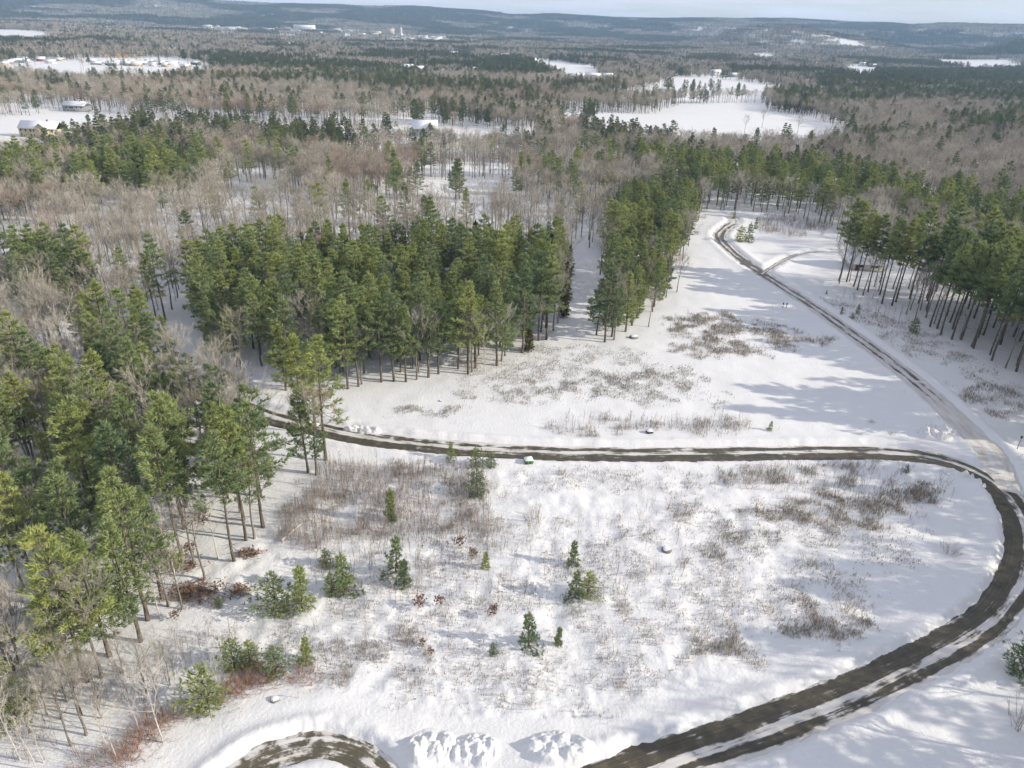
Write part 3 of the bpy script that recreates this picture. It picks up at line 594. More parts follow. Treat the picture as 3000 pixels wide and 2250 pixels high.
# leafless trees in the near lower-left corner and along the front edge
LL = [(20, 2010, 0), (70, 2040, 6), (40, 1960, 1), (110, 1960, 6), (150, 2030, 0), (62, 2230, 5), (110, 2260, 5), (130, 2240, 5), (255, 2160, 0), (318, 2200, 5), (345, 2230, 5), (410, 2150, 5), (362, 1975, 2), (480, 2100, 2), (220, 2050, 2), (500, 1680, 5), (470, 1815, 5), (640, 1640, 5), (600, 1700, 2), (520, 1720, 5), (535, 1790, 2), (445, 1700, 1), (360, 1760, 2), (650, 2060, 5), (480, 2180, 5), (30, 2120, 1), (90, 2150, 0), (180, 2110, 6), (210, 2190, 1), (300, 2110, 0), (380, 2060, 2), (290, 2050, 2), (140, 2100, 2), (240, 2100, 1), (500, 2010, 2), (430, 2030, 0)]
WHERE = {0: 'grey twiggy bare tree', 1: 'broad grey bare tree', 2: 'thin dark bare tree', 5: 'slim white birch', 6: 'spreading pale bare tree'}
for i, (u, v, k) in enumerate(LL):
    add('bare', k, px(u, v), RNG.uniform(0.36, 0.62) if v > 1900 else RNG.uniform(.5, .8), f'{WHERE[k]} ' + ('in the lower left corner' if u < 200 else 'above the orange brush at lower left' if v > 1900 else 'on the front edge of the left pine stand'), True)
for (u, v, k, s, lab) in [(1060, 1128, 2, .75, 'crooked bare tree among the front trunks of the middle stand'), (700, 985, 5, .7, 'white birch leaning in the gap left of the middle stand'), (295, 1000, 5, .75, 'white birch standing over the shaded snow at left'), (200, 1190, 6, 1.0, 'large spreading pale bare tree at the left edge of the woods'), (60, 1170, 6, .95, 'broad pale bare tree by the left border'),
                          (1900, 960, 2, .6, 'bare tree at the field corner of the pine clump'), (905, 555, 5, .8, 'white bare tree on the little snow bank in the woods'), (2335, 880, 2, .16, 'tiny bare sapling tree beside the straight road')]:
    add('bare', k, px(u, v), s, lab, True)
for _ in range(46):
    u = RNG.uniform(0, 640); add(*(('bare', RNG.choice([0, 1, 2])) if RNG.random() < .7 else ('pine', RNG.choice([0, 2, 6]))), px(u, RNG.uniform(166, 202) + 0.02 * u), RNG.uniform(.6, .95), 'tree standing among the village houses' if u > 250 else 'tree along the far left meadow')
for (u, v) in [(2335, 395), (2180, 393), (2232, 375)]: add('bare', 1, px(u, v), .8, 'lone bare tree standing out in the far snow field', True)
for i, (u, v) in enumerate([(313, 178), (350, 180), (372, 180), (400, 182)]): add('willow', 0, px(u, v), RNG.uniform(.7, .9), f'golden-orange willow above the village, {ORD[i]} from the left', True)
# woods standing just out of frame to the right: they throw the shadows over the lane
for _ in range(110):
    y = RNG.uniform(28, 175); x = 0.80 * y + (24 if y < 95 else 9) + RNG.uniform(0, 45)
    k = RNG.random() < .5; add('bare' if k else 'pine', RNG.integers(0, 5) if k else RNG.choice([1, 3, 4, 5, 4, 5]), (x, y), RNG.uniform(.95, 1.3), 'off')
for _ in range(46):
    y = RNG.uniform(112, 200); x = 0.80 * y + 7 + RNG.uniform(0, 34)
    add('pine', RNG.choice([3, 4, 5]), (x, y), RNG.uniform(1.0, 1.3), 'off')
# clumps of pines standing in the far fields
for (u0, v0, n, su, sv) in [(1700, 276, 34, 90, 7), (2030, 272, 8, 25, 4), (2080, 268, 6, 20, 4), (2150, 290, 5, 40, 3), (1960, 265, 8, 30, 5), (1720, 352, 10, 30, 6), (1650, 360, 8, 40, 8), (860, 570, 1, 4, 3), (1160, 590, 2, 20, 4), (1222, 585, 2, 12, 3), (1335, 585, 3, 12, 4), (1530, 575, 3, 22, 4), (440, 345, 1, 2, 2)]:
    for _ in range(n): add('pine', RNG.choice([0, 1, 2, 6]), px(u0 + RNG.normal(0, su * .6), v0 + RNG.normal(0, sv * .6)), RNG.uniform(.6, .95), 'dark pine in a clump on the open far fields' if v0 < 500 else 'lone pine in the leafless middle woods')

FAM = dict(pine=(PINES, 'pine_tree', 'pine', 'pine trees'), cedar=(CEDARS, 'cedar_tree', 'cedar', 'cedars'), bare=(BARES, 'bare_tree', 'tree', 'leafless trees'), willow=([WILLOW], 'willow_tree', 'willow', 'golden willows'))
arr = np.array([[t[2], t[3]] for t in TREES]); zg = ground_z(arr[:, 0], arr[:, 1]); pj = project(np.c_[arr, zg + 6])
far_lists = {k: [] for k in FAM}
for fam, (kinds, name, cat, grp) in FAM.items():
    ids = [i for i, t in enumerate(TREES) if t[0] == fam]
    vis = [i for i in ids if TREES[i][6] != 'off' and -60 < pj[i, 0] < 3060 and -20 < pj[i, 1] < 2350]
    vis.sort(key=lambda i: (not TREES[i][7], pj[i, 2])); own = set(vis[:300])
    for i in ids:
        _, var, x, y, s, rz, lab, _f = TREES[i]
        if i not in own: far_lists[fam].append((x, y, zg[i] - 0.05, s, rz, var)); continue
        e = bpy.data.objects.new(name, None); COL.objects.link(e); e.location = (x, y, zg[i] - 0.05); e.rotation_euler = (0, 0, rz); e.scale = (s, s, s); e.empty_display_size = 0.5
        tag(e, lab, cat, grp)
        link('trunk', kinds[var].trunk, e); link('crown', kinds[var].crown, e)

# ------------------------------------------------------------------ woods too many to count: points carrying the same tree shapes
def stuff_points(name, label, shapes, rows):
    """rows: x, y, z, scale, rotation, shape index"""
    rows = np.array(rows, float)
    coll = bpy.data.collections.new(name + '_shapes')
    for i, (me) in enumerate(shapes):
        o = bpy.data.objects.new(f'{name}_shape_{i:02d}', me); coll.objects.link(o)
    me = bpy.data.meshes.new(name); me.vertices.add(len(rows)); me.vertices.foreach_set('co', rows[:, :3].astype(np.float32).ravel())
    for k, c, ty in (('size', 3, 'FLOAT'), ('turn', 4, 'FLOAT'), ('shape', 5, 'INT')):
        a = me.attributes.new(k, ty, 'POINT'); a.data.foreach_set('value', rows[:, c].astype(np.int32 if ty == 'INT' else np.float32))
    o = link(name, me); o['kind'] = 'stuff'; o['label'] = label
    ng = bpy.data.node_groups.new(name, 'GeometryNodeTree')
    ng.interface.new_socket('Geometry', in_out='INPUT', socket_type='NodeSocketGeometry'); ng.interface.new_socket('Geometry', in_out='OUTPUT', socket_type='NodeSocketGeometry')
    gi, go = ng.nodes.new('NodeGroupInput'), ng.nodes.new('NodeGroupOutput')
    ci = ng.nodes.new('GeometryNodeCollectionInfo'); ci.inputs['Collection'].default_value = coll; ci.inputs['Separate Children'].default_value = True; ci.inputs['Reset Children'].default_value = True
    ip = ng.nodes.new('GeometryNodeInstanceOnPoints'); ip.inputs['Pick Instance'].default_value = True
    def na(k, ty):
        n = ng.nodes.new('GeometryNodeInputNamedAttribute'); n.data_type = ty; n.inputs['Name'].default_value = k; return n.outputs['Attribute']
    cx = ng.nodes.new('ShaderNodeCombineXYZ'); ng.links.new(na('turn', 'FLOAT'), cx.inputs['Z'])
    ng.links.new(gi.outputs[0], ip.inputs['Points']); ng.links.new(ci.outputs[0], ip.inputs['Instance']); ng.links.new(na('shape', 'INT'), ip.inputs['Instance Index'])
    ng.links.new(cx.outputs[0], ip.inputs['Rotation']); ng.links.new(na('size', 'FLOAT'), ip.inputs['Scale']); ng.links.new(ip.outputs[0], go.inputs[0])
    md = o.modifiers.new('points', 'NODES'); md.node_group = ng
    return o
DIM_PINES = [k.buf.mesh('dimmed_pine', ['pine_bark', 'dimmed_needles']) for k in PINES]  # farther pines: same shapes, with the less sunlit look painted into the needles
stuff_points('pine_woods', 'dark green pine woods spread through the middle distance', [k.whole for k in PINES] + DIM_PINES, [(x, y, z, q, t, k + (len(PINES) if math.hypot(x, y) > 420 else 0)) for x, y, z, q, t, k in far_lists['pine']])
stuff_points('leafless_woods', 'brown and grey leafless woods filling the middle distance', [k.whole for k in BARES], far_lists['bare'])

# farther woods: clumps, then whole patches of wood
def low_pine(seed, mat): 
    T, C = gen_pine(seed, H=20, c0=0.22, R=3.9, nw=8, nbr=5, nt=5, L=1.6, W=0.75, nb=3, dead=0, sides=4); B = Buf(); B.merged(T, mm={0: 1}); B.merged(C, mm={0: 0, 1: 1}); return B
def low_bare(seed):
    T, C = gen_bare(seed, H=16, nmain=7, nsub=4, ntw=4, tw=0.16, twl=1.7, c0=0.28); B = Buf(); B.merged(T, mm={0: 1}); B.merged(C, mm={0: 0, 1: 1}); return B
LP = [low_pine(300 + i, 0) for i in range(4)]; LB = [low_bare(320 + i) for i in range(4)]
def patch(seed, n, rad, kind, square=False):
    rng = np.random.default_rng(seed); B = Buf()
    for _ in range(n):
        p = rng.uniform(-rad, rad, 2) if square else rng.normal(0, rad * .5, 2)
        src = (LP if rng.random() < (0.93 if kind == 'pine' else 0.10) else LB)[rng.integers(4)]
        ispine = src in LP
        B.merged(src, (p[0], p[1], rng.uniform(-1.5, 0)), rng.uniform(0, 6.28), rng.uniform(.65, 1.0), rng.uniform(-.25, .25), {0: 0, 1: 2} if ispine else {0: 1, 1: 3})
    return B.mesh('wood_patch', ['far_needles', 'grey_twigs', 'pine_bark', 'grey_bark'])
CL = [patch(400 + i, 6, 9, 'pine') for i in range(4)] + [patch(410 + i, 6, 9, 'bare') for i in range(4)]
TL = [patch(430 + i, 105, 42, 'pine', True) for i in range(3)] + [patch(440 + i, 105, 42, 'bare', True) for i in range(4)]
VH = [(270, 182), (285, 190), (305, 188), (325, 192), (345, 190), (362, 184), (372, 192), (388, 188), (402, 194), (420, 190), (438, 186), (450, 194), (468, 190), (486, 196), (505, 192), (545, 200), (30, 188), (52, 184), (75, 180), (122, 180), (175, 178), (150, 186), (10, 192), (520, 152), (575, 190)]
FH = [(1735, 236), (1690, 232), (1780, 232), (2095, 222), (2150, 226), (2355, 188), (2385, 192), (2410, 196), (2525, 193), (2555, 196), (1195, 205), (1165, 208), (1230, 214), (1310, 220), (1380, 214), (1560, 182), (1520, 165), (1700, 150), (1740, 155), (1050, 132), (1065, 130), (880, 135), (840, 135), (700, 110), (760, 118), (1330, 162), (1350, 166), (1370, 170), (1385, 172), (2660, 140), (2710, 138), (2580, 142), (2870, 160), (2820, 158), (640, 80), (700, 84), (780, 88), (1480, 170), (1450, 172), (600, 95), (560, 105)]
SITES = pxs(FH + VH); _r = np.linalg.norm(SITES, axis=1, keepdims=True); SITES = np.vstack([SITES, SITES * (1 - 40 / _r), SITES * (1 - 80 / _r)])
TOWN = pxs([(540, 74), (1060, 92), (1420, 112), (1440, 128), (1050, 124), (540, 100)])
rows = []
def fill(r0, r1, s, amax):
    rad = np.arange(r0, r1, s); out = []
    for q in rad:
        a = np.arange(-amax, amax, s / q); out.append(np.c_[q * np.sin(a), q * np.cos(a)] + RNG.uniform(-.4, .4, (len(a), 2)) * s)
    P = np.vstack(out); ok = np.ones(len(P), bool)
    for z_ in OPEN: ok &= ~inside(P, z_)
    P = P[ok]; P = P[clear_of(P, SITES, 24) & ~(inside(P, TOWN) & (RNG.random(len(P)) < .8))]; pin = np.zeros(len(P), bool)
    for z_ in PINEY: pin |= inside(P, z_)
    return P, pin
P, pin = fill(1240, 2600, 17, 0.78)
pn, dn = fbm(P[:, 0] / 170, P[:, 1] / 170, 66, 3), fbm(P[:, 0] / 110, P[:, 1] / 110, 57, 3)
zz_ = zbase(P[:, 0], P[:, 1])
for i in range(len(P)):
    pine = pin[i] or pn[i] > 0.57 or RNG.random() < .09
    if not pin[i] and dn[i] < 0.30: continue
    rows.append((P[i, 0], P[i, 1], zz_[i] - .3, RNG.uniform(.8, 1.1), RNG.uniform(0, 6.28), RNG.integers(0, 4) + (0 if pine else 4)))
stuff_points('far_tree_clumps', 'bluish mixed woods between the far fields', CL, rows)
rows = []
P, pin = fill(2600, 7600, 66, 0.74)
pn, dn = fbm(P[:, 0] / 420, P[:, 1] / 420, 166, 4), fbm(P[:, 0] / 260, P[:, 1] / 260, 157, 3); zz_ = zbase(P[:, 0], P[:, 1]); rad = np.hypot(P[:, 0], P[:, 1])
for i in range(len(P)):
    hill = sstep(4500, 5200, rad[i])
    if dn[i] < 0.29 - 0.13 * hill: continue
    pine = pn[i] > 0.58 - 0.12 * hill
    rows.append((P[i, 0], P[i, 1], zz_[i] - 1.0, RNG.uniform(.95, 1.15), RNG.integers(0, 4) * math.pi / 2 + RNG.uniform(-.3, .3), RNG.integers(0, 3) if pine else 3 + RNG.integers(0, 4)))
stuff_points('ridge_woods', 'hazy blue woods covering the valley and the long ridge', TL, rows)

# ------------------------------------------------------------------ young evergreens in the lot, one by one
def height_at(p, dpx):
    """metres for dpx photo pixels of upright height at ground point p"""
    z0 = gz(p); a = project([p[0], p[1], z0]); b = project([p[0], p[1], z0 + 1.0]); return dpx / max(1e-6, a[1] - b[1])
YG = [(1149, 1529, 86, 3, 'narrow dark young spruce alone among the bare saplings'), (1321, 1352, 45, 1, 'young evergreen by the lane, left of the dark pair'), (1392, 1371, 52, 2, 'dark bushy evergreen beside the lane, larger of a pair'), (1440, 1374, 42, 2, 'yellowish bushy evergreen beside the lane, right of a pair'),
      (1398, 1455, 72, 2, 'rounded green evergreen behind bare saplings below the lane'), (1160, 1683, 95, 1, 'yellow-green young pine, upper one of a touching pair'), (1185, 1719, 72, 0, 'dark green young pine, lower one of a touching pair'), (1010, 1735, 100, 1, 'full young pine left of the touching pair'), (954, 1660, 50, 2, 'small rounded dark evergreen on the upper slope'),
      (972, 1742, 60, 2, 'young evergreen hugging the left side of a full young pine'), (1423, 1668, 46, 0, 'brownish little pine in the middle of the lot'), (1678, 1656, 62, 0, 'slim young pine above the bushy pair in mid lot'), (1683, 1752, 72, 1, 'bushy young pine, left half of the mid lot pair'), (1720, 1744, 64, 2, 'bushy young pine, right half of the mid lot pair'),
      (1547, 1896, 86, 1, 'pointed young pine low in the middle of the lot'), (1637, 1894, 50, 3, 'thin little pine right of the pointed one'), (1443, 1921, 32, 2, 'tiny round pine left of the pointed one'), (815, 1795, 105, 2, 'wide bushy evergreen under the slope, left lobe'), (885, 1785, 112, 1, 'tall bushy evergreen under the slope, right lobe'), (642, 1781, 28, 2, 'tiny evergreen sprig alone on the snow slope'),
      (615, 2079, 112, 2, 'green pine bush left of the orange brush'), (690, 1966, 78, 2, 'dark spreading evergreen behind the orange brush'), (735, 1955, 66, 2, 'dark evergreen touching the spreading one behind the orange brush'), (809, 1985, 74, 2, 'round green evergreen between the two orange thickets'), (900, 1948, 66, 0, 'dark narrow evergreen right of the round one'), (45, 2110, 165, 2, 'large olive hemlock at the lower left border'),
      (2255, 1263, 26, 1, 'tiny dark pine beside the far lane bank'), (2653, 1389, 22, 2, 'tiny dark pine alone below the lane bend'), (2985, 1990, 105, 2, 'dark evergreen shrub at the right border by the lane'), (2165, 711, 44, 2, 'dark evergreen bush on the left by the road head'), (2192, 709, 50, 1, 'dark evergreen bush on the right by the road head'),
      (2213, 672, 30, 0, 'small dark evergreen farthest up the road head'), (2511, 922, 26, 0, 'little dark spruce on the shaded bank, right of three'), (2463, 926, 20, 0, 'little dark spruce on the shaded bank, left of three'), (2495, 938, 16, 2, 'little dark spruce on the shaded bank, lowest of three'), (2674, 975, 40, 2, 'black-green shrub under the right-hand pines'), (2420, 864, 11, 0, 'tiny spruce seedling on the bank below the driveway'), (2150, 640, 22, 0, 'small dark evergreen by the end of the straight road')]
for (u, v, hp, k, lab) in YG:
    p = px(u, v); h = height_at(p, hp); s = h / 4.0
    e = link('young_evergreen', None, loc=(*p, gz(p) - .05), rz=RNG.uniform(0, 6.28), scale=s); tag(e, lab, 'evergreen', 'young evergreens')
    link('trunk', YOUNG[k].trunk, e); link('crown', YOUNG[k].crown, e)
# a row of green shrubs far off by the snowy road
for i, u in enumerate([1000, 1020, 1040, 1062, 1120, 1140, 1160]):
    p = px(u, 366 + 0.03 * (u - 1000)); e = link('young_evergreen', None, loc=(*p, gz(p)), rz=i, scale=RNG.uniform(.9, 1.5)); tag(e, 'green hedge evergreen along the far snowy clearing', 'evergreen', 'far hedge')
    link('trunk', YOUNG[1 + i % 2].trunk, e); link('crown', YOUNG[1 + i % 2].crown, e)

# ------------------------------------------------------------------ shrubs and saplings
SH = [(720, 2010, 2, 1.15, 'bright orange brush thicket, left end, by the loop bank'), (755, 2000, 2, 1.2, 'bright orange brush thicket, middle, by the loop bank'), (790, 1998, 2, .95, 'bright orange brush thicket, right end, by the loop bank'), (690, 2028, 2, 1.0, 'orange brush low against the loop bank'), (880, 1990, 2, .85, 'smaller orange thicket right of the round evergreen'), (915, 2000, 2, .7, 'thin orange thicket fading into the weeds'),
      (440, 2150, 2, 1.05, 'orange-brown brush at the corner of the loop bank, upper'), (405, 2190, 2, 1.1, 'orange-brown brush at the corner of the loop bank, middle'), (375, 2235, 2, 1.1, 'orange-brown brush at the corner of the loop bank, lowest'), (475, 2120, 3, 1.1, 'brown brush along the loop bank'), (540, 2100, 0, 1.1, 'dull brush between the loop bank and the pine bush'), (290, 2230, 3, 1.3, 'purplish brush in the lower left corner'),
      (345, 2215, 3, 1.3, 'dull rust brush left of the loop bank corner'), (500, 2112, 2, .9, 'orange brush between the dull brush and the loop corner'), (430, 2120, 3, 1.1, 'dull rust brush behind the loop bank corner'), (585, 2095, 3, 1.0, 'dull brush at the foot of the green pine bush'), (660, 2040, 2, .9, 'orange brush right of the green pine bush'), (240, 2250, 3, 1.2, 'purplish brush on the bottom border'),
      (860, 1170, 3, .9, 'reddish brush at the lane bend'), (1250, 1660, 0, 1.1, 'round twiggy shrub beside the touching young pines'), (1570, 1530, 1, 1.3, 'spreading dark bush among the saplings'), (1440, 1545, 0, 1.2, 'low tangled bush below the rounded evergreen'), (1330, 1545, 0, 1.0, 'small tangled bush in the sapling thicket'), (2190, 1420, 0, 1.4, 'dark thicket below the far lane, left'), (2230, 1410, 0, 1.3, 'dark thicket below the far lane, right'),
      (2690, 1465, 0, 1.3, 'dark round shrub at the right end of the big thicket'), (2370, 1660, 1, 1.0, 'fan-shaped bush alone on the snow'), (2780, 1625, 1, 1.0, 'fan-shaped bush near the ploughed bank'), (2430, 1600, 0, .7, 'small low bush on the snow by the thicket'), (2250, 1800, 0, 1.0, 'low brown bush in the long shadow'), (2390, 1830, 0, 1.1, 'brown bush left of the weed patch'), (2470, 1800, 0, 1.1, 'brown bush in the weed patch'), (1820, 2020, 0, .8, 'small lone weed clump near the lane'), (1560, 2070, 0, .7, 'small lone weed clump above the snow heaps'),
      (2550, 1240, 0, .5, 'small twig tuft on the smooth snow, upper'), (2610, 1276, 0, .5, 'small twig tuft on the smooth snow, lower'), (2180, 1255, 1, .8, 'twiggy bush at the end of the stem row'), (1830, 1252, 1, .7, 'twiggy bush in the stem row'), (1720, 1260, 1, .6, 'little bush at the start of the stem row'), (1640, 1392, 1, .7, 'thin bush near the green utility box'), (2560, 1360, 1, .7, 'thin pale bush at the lane edge'), (1470, 1690, 3, .5, 'reddish tuft in mid lot'),
      (2830, 1170, 0, .9, 'dark brush on the shaded snow beyond the road'), (2900, 1175, 0, 1.0, 'dark brush right of the straight road'), (2960, 1150, 1, 1.0, 'bare bush right of the straight road'), (2060, 640, 3, 1.1, 'reddish bush at the pine clump tip by the road head'), (2040, 690, 3, 1.0, 'reddish bush along the pine clump'), (2320, 690, 1, 1.4, 'bare brush on the bank above the driveway, left'), (2270, 680, 1, 1.5, 'bare brush on the bank by the road head'), (2380, 668, 1, 1.3, 'bare brush on the bank above the driveway, right'),
      (2995, 2150, 1, 1.6, 'bare bush leaning in at the right border')]
for (u, v, k, s, lab) in SH:
    p = px(u, v); o = link('shrub', SHRUBS[k], loc=(*p, gz(p)), rz=RNG.uniform(0, 6.28), scale=s); tag(o, lab, 'shrub', 'leafless shrubs')
for (u, v, s, lab) in [(1230, 1785, 1.0, 'sapling with rusty dead leaves below the touching pines'), (1288, 1780, .9, 'single stem holding a tuft of rusty leaves'), (1445, 1810, .9, 'small sapling with brown leaves above the tiny round pine'), (1238, 1895, .6, 'rusty leaf tuft low in the weeds'), (1262, 1925, .6, 'lower rusty leaf tuft in the weeds'), (1350, 1610, 1.1, 'rusty-leaved bush in the upper sapling thicket'), (1385, 1640, .9, 'rusty-leaved bush beside the brownish pine'), (560, 1640, 1.3, 'rusty-leaved small tree under the left pines'), (470, 1600, 1.5, 'copper-leaved young beech among the left trunks'), (600, 1545, 1.5, 'copper-leaved young beech deep in the left stand'), (520, 1822, .8, 'rusty shoot on the slope edge')]:
    p = px(u, v); o = link('leafy_sapling', LEAFY, loc=(*p, gz(p)), rz=RNG.uniform(0, 6.28), scale=s); tag(o, lab, 'sapling', 'rusty-leaved saplings')
SZ = [(pxs([(960, 1362), (1400, 1378), (1480, 1450), (1420, 1560), (1100, 1580), (900, 1620), (800, 1580)]), 0.78, [1, 3, 3, 0, 3], 'bare reddish sapling in the thicket below the lane'),
      (pxs([(900, 1620), (1420, 1560), (1560, 1560), (1560, 1760), (1150, 1780), (900, 1740)]), 1.7, [0, 2, 4, 0], 'thin bare sapling in the middle of the lot'),
      (pxs([(0, 1960), (300, 2000), (560, 1860), (700, 1880), (620, 2020), (420, 2140), (250, 2240), (0, 2250)]), 1.15, [0, 4, 1, 3, 2], 'bare sapling in the lower left thicket'),
      (pxs([(1640, 1240), (2195, 1236), (2200, 1266), (1640, 1268)]), 1.6, [4, 0, 4], 'upright bare stems in the row beyond the lane'),
      (pxs([(2120, 1370), (2760, 1380), (2790, 1500), (2550, 1500), (2150, 1440)]), 2.4, [4, 0, 4], 'wispy bare stems below the far lane'),
      (pxs([(1500, 1560), (2000, 1450), (2150, 1640), (1900, 1760), (1600, 1740)]), 3.6, [0, 4, 4], 'wispy sapling on the rough snow of mid lot'),
      (pxs([(900, 1830), (1350, 1850), (1320, 1990), (980, 2020), (880, 1960)]), 1.9, [3, 4, 1], 'bare stems in the brush above the loop bank'),
      (pxs([(430, 1900), (640, 1800), (900, 1820), (900, 1900), (620, 1900)]), 3.4, [0, 4], 'sparse bare stem on the white slope'),
      (pxs([(2215, 640), (2330, 645), (2440, 668), (2400, 700), (2300, 695), (2225, 685)]), 1.3, [4, 4, 0], 'dark bare brush on the bank above the driveway'),
      (pxs([(2450, 860), (2620, 905), (2720, 1000), (2550, 960)]), 2.6, [4, 0], 'dark bare stems on the shaded bank under the pines')]
cand = []
for poly, sp, var, lab in SZ:
    P = jitter(poly, sp); P = P[(road_dist(P[:, 0], P[:, 1]) > 1.5) & (fbm(P[:, 0] / 5, P[:, 1] / 5, 91, 2) > 0.36)]
    if not len(P): continue
    ca = np.quantile(np.arctan2(P[:, 0], P[:, 1]), [.25, .5, .75]); cr_ = np.quantile(np.hypot(P[:, 0], P[:, 1]), [1 / 3, 2 / 3])
    for p in P:
        side = ('left end', 'left half', 'right half', 'right end')[int((math.atan2(*p) > ca).sum())]; dep = ('nearest row', 'middle row', 'far row')[int((math.hypot(*p) > cr_).sum())]
        cand.append((p, var[RNG.integers(len(var))], f'{lab}, {dep}, {side}'))
RNG.shuffle(cand := np.array(cand, dtype=object))
keep = sorted(range(len(cand)), key=lambda i: math.hypot(*cand[i][0]) + RNG.uniform(0, 60))
cz = ground_z(np.array([c[0][0] for c in cand]), np.array([c[0][1] for c in cand])); rest = []
for n, i in enumerate(keep):
    p, k, lab = cand[i]; s = RNG.uniform(.45, 1.05)
    if n < 270: tag(link('sapling', SAPS[k], loc=(*p, cz[i]), rz=RNG.uniform(0, 6.28), scale=s), lab, 'sapling', 'bare saplings in the lot')
    else: rest.append((p[0], p[1], cz[i], s, RNG.uniform(0, 6.28), k))
stuff_points('sapling_brush', 'thin bare brush thickening the sapling patches', SAPS, rest)

# dry weeds poking through the snow
WZ = [([(1090, 1212), (1300, 1198), (1480, 1150), (1470, 1165), (1300, 1226), (1120, 1228)], 22, .5), ([(1590, 1130), (1700, 1095), (2000, 1070), (2110, 1150), (2120, 1190), (1950, 1180), (1700, 1165)], 9, .55),
      ([(1950, 935), (2100, 920), (2300, 965), (2440, 990), (2350, 1025), (2100, 1062), (1990, 1035)], 15, .7), ([(1640, 1236), (2190, 1236), (2195, 1268), (1640, 1266)], 14, .9), ([(2130, 1372), (2500, 1366), (2560, 1400), (2480, 1435), (2150, 1425)], 20, 1.0),
      ([(2180, 1480), (2400, 1440), (2720, 1440), (2740, 1520), (2450, 1535), (2230, 1565)], 26, .8), ([(2030, 1880), (2200, 1810), (2500, 1775), (2530, 1825), (2300, 1900), (2100, 1960), (2030, 1950)], 30, .7), ([(1690, 1800), (1950, 1775), (1960, 1850), (1720, 1885)], 14, .7),
      ([(980, 1850), (1200, 1840), (1350, 1890), (1250, 2000), (1000, 2015)], 13, .7), ([(1990, 1480), (2200, 1450), (2250, 1620), (2000, 1720)], 9, .6), ([(1300, 1010), (1900, 1030), (2000, 1100), (1600, 1180), (1350, 1180)], 2.5, .5), ([(960, 1370), (1400, 1385), (1450, 1560), (900, 1600), (800, 1570)], 9, .8), ([(1000, 1600), (2000, 1500), (2700, 1560), (2500, 1850), (1900, 2060), (1100, 2050), (800, 1900)], 3.2, .5),
      ([(1500, 1372), (2130, 1372), (2130, 1440), (1500, 1450)], 3.0, .6), ([(2780, 1150), (3000, 1130), (3060, 1200), (2880, 1220)], 10, .8), ([(2450, 870), (2750, 990), (2900, 1080), (2950, 1150), (2600, 1010), (2400, 880)], 2.5, .6), ([(1440, 1148), (1600, 1120), (1640, 1150), (1480, 1170)], 14, .6), ([(600, 1830), (980, 1860), (960, 1960), (620, 1880)], 4, .5)]
W = Buf(); wr = np.random.default_rng(17)
for poly, den, h in WZ:
    q = pxs(poly); lo, hi = q.min(0), q.max(0); n = int(np.prod(hi - lo) * (9 + den * 1.35))
    P = wr.uniform(lo - 3, hi + 3, (n, 2)); P = P[inside(P + np.c_[fbm(P[:, 0] / 4, P[:, 1] / 4, 12, 3) - .5, fbm(P[:, 0] / 4, P[:, 1] / 4, 19, 3) - .5] * 11 + wr.normal(0, .7, P.shape), q)]
    nz = fbm(P[:, 0] / 3.2, P[:, 1] / 3.2, 95, 3); P = P[wr.random(len(P)) < np.clip((nz - .36) * 3.6, .05, 1)]
    P = P[road_dist(P[:, 0], P[:, 1]) > 2.0]
    if not len(P): continue
    z = ground_z(P[:, 0], P[:, 1]); n = len(P)
    base = np.c_[P, z - .05]; hh = h * wr.uniform(.4, 1.5, n)
    blades(W, base, np.tile([0, 0, 1.0], (n, 1)), hh, np.full(n, .046), 3, wr, 0, .17, .2, np.clip(fbm(P[:, 0] / 12, P[:, 1] / 12, 44, 2) + wr.normal(0, .15, n), 0, 1))
o = link('dry_weeds', W.mesh('dry_weeds', ['weed_stems'])); o['kind'] = 'stuff'; o['label'] = 'dry brown weed stems sticking up through the snow'

# ------------------------------------------------------------------ snow heaps, boulders, log, brush pile
def heap(name, u, v, w, d, h, seed, label, rz=0.0, mat='snow', cat='snow pile', grp='ploughed snow heaps', n=60):
    xs = np.linspace(-1, 1, n); X, Y = np.meshgrid(xs, xs, indexing='ij'); r = np.sqrt(X ** 2 + Y ** 2)
    rg = np.random.default_rng(seed); top = np.zeros_like(X); nl = max(4, int(w * 1.3))
    for k in range(nl):                                   # overlapping bucket loads
        cx_, cy_ = (k + .5) / nl * 1.4 - .7 + rg.normal(0, .08), rg.normal(0, .22); ra, rb = rg.uniform(.22, .36), rg.uniform(.4, .62)
        top = np.maximum(top, rg.uniform(.55, 1.0) * np.exp(-(((X - cx_) / ra) ** 2 + ((Y - cy_) / rb) ** 2) ** 0.85))
    env = sstep(1.0, .70, r); n_ = fbm(X * w * .30 + 7, Y * d * .30, seed + 5, 3)
    Zh = (top * (.62 + .6 * n_) + ((fbm(X * w * .75, Y * d * .75, seed + 9, 2) - .5) * .42 + (fbm(X * w * 1.9, Y * d * 1.9, seed + 3, 2) - .5) * .26) * sstep(.05, .4, top)) * env
    p = px(u, v); X, Y = X * w / 2, Y * d / 2
    c, s = math.cos(rz), math.sin(rz); wx, wy = p[0] + X * c - Y * s, p[1] + X * s + Y * c
    zg_ = ground_z(wx.ravel(), wy.ravel()).reshape(X.shape); z0 = gz(p)
    Zl = np.where(env > 0.02, np.maximum(zg_ + Zh * h - 0.04, zg_ - .05), zg_ - 0.12) - z0
    ii = np.arange(n * n).reshape(n, n); Q = np.stack([ii[:-1, :-1], ii[1:, :-1], ii[1:, 1:], ii[:-1, 1:]], -1).reshape(-1, 4)
    o = link(name, quad_mesh(name, np.c_[X.ravel(), Y.ravel(), Zl.ravel()], Q, mat), loc=(*p, z0), rz=rz); tag(o, label, cat, grp); return o
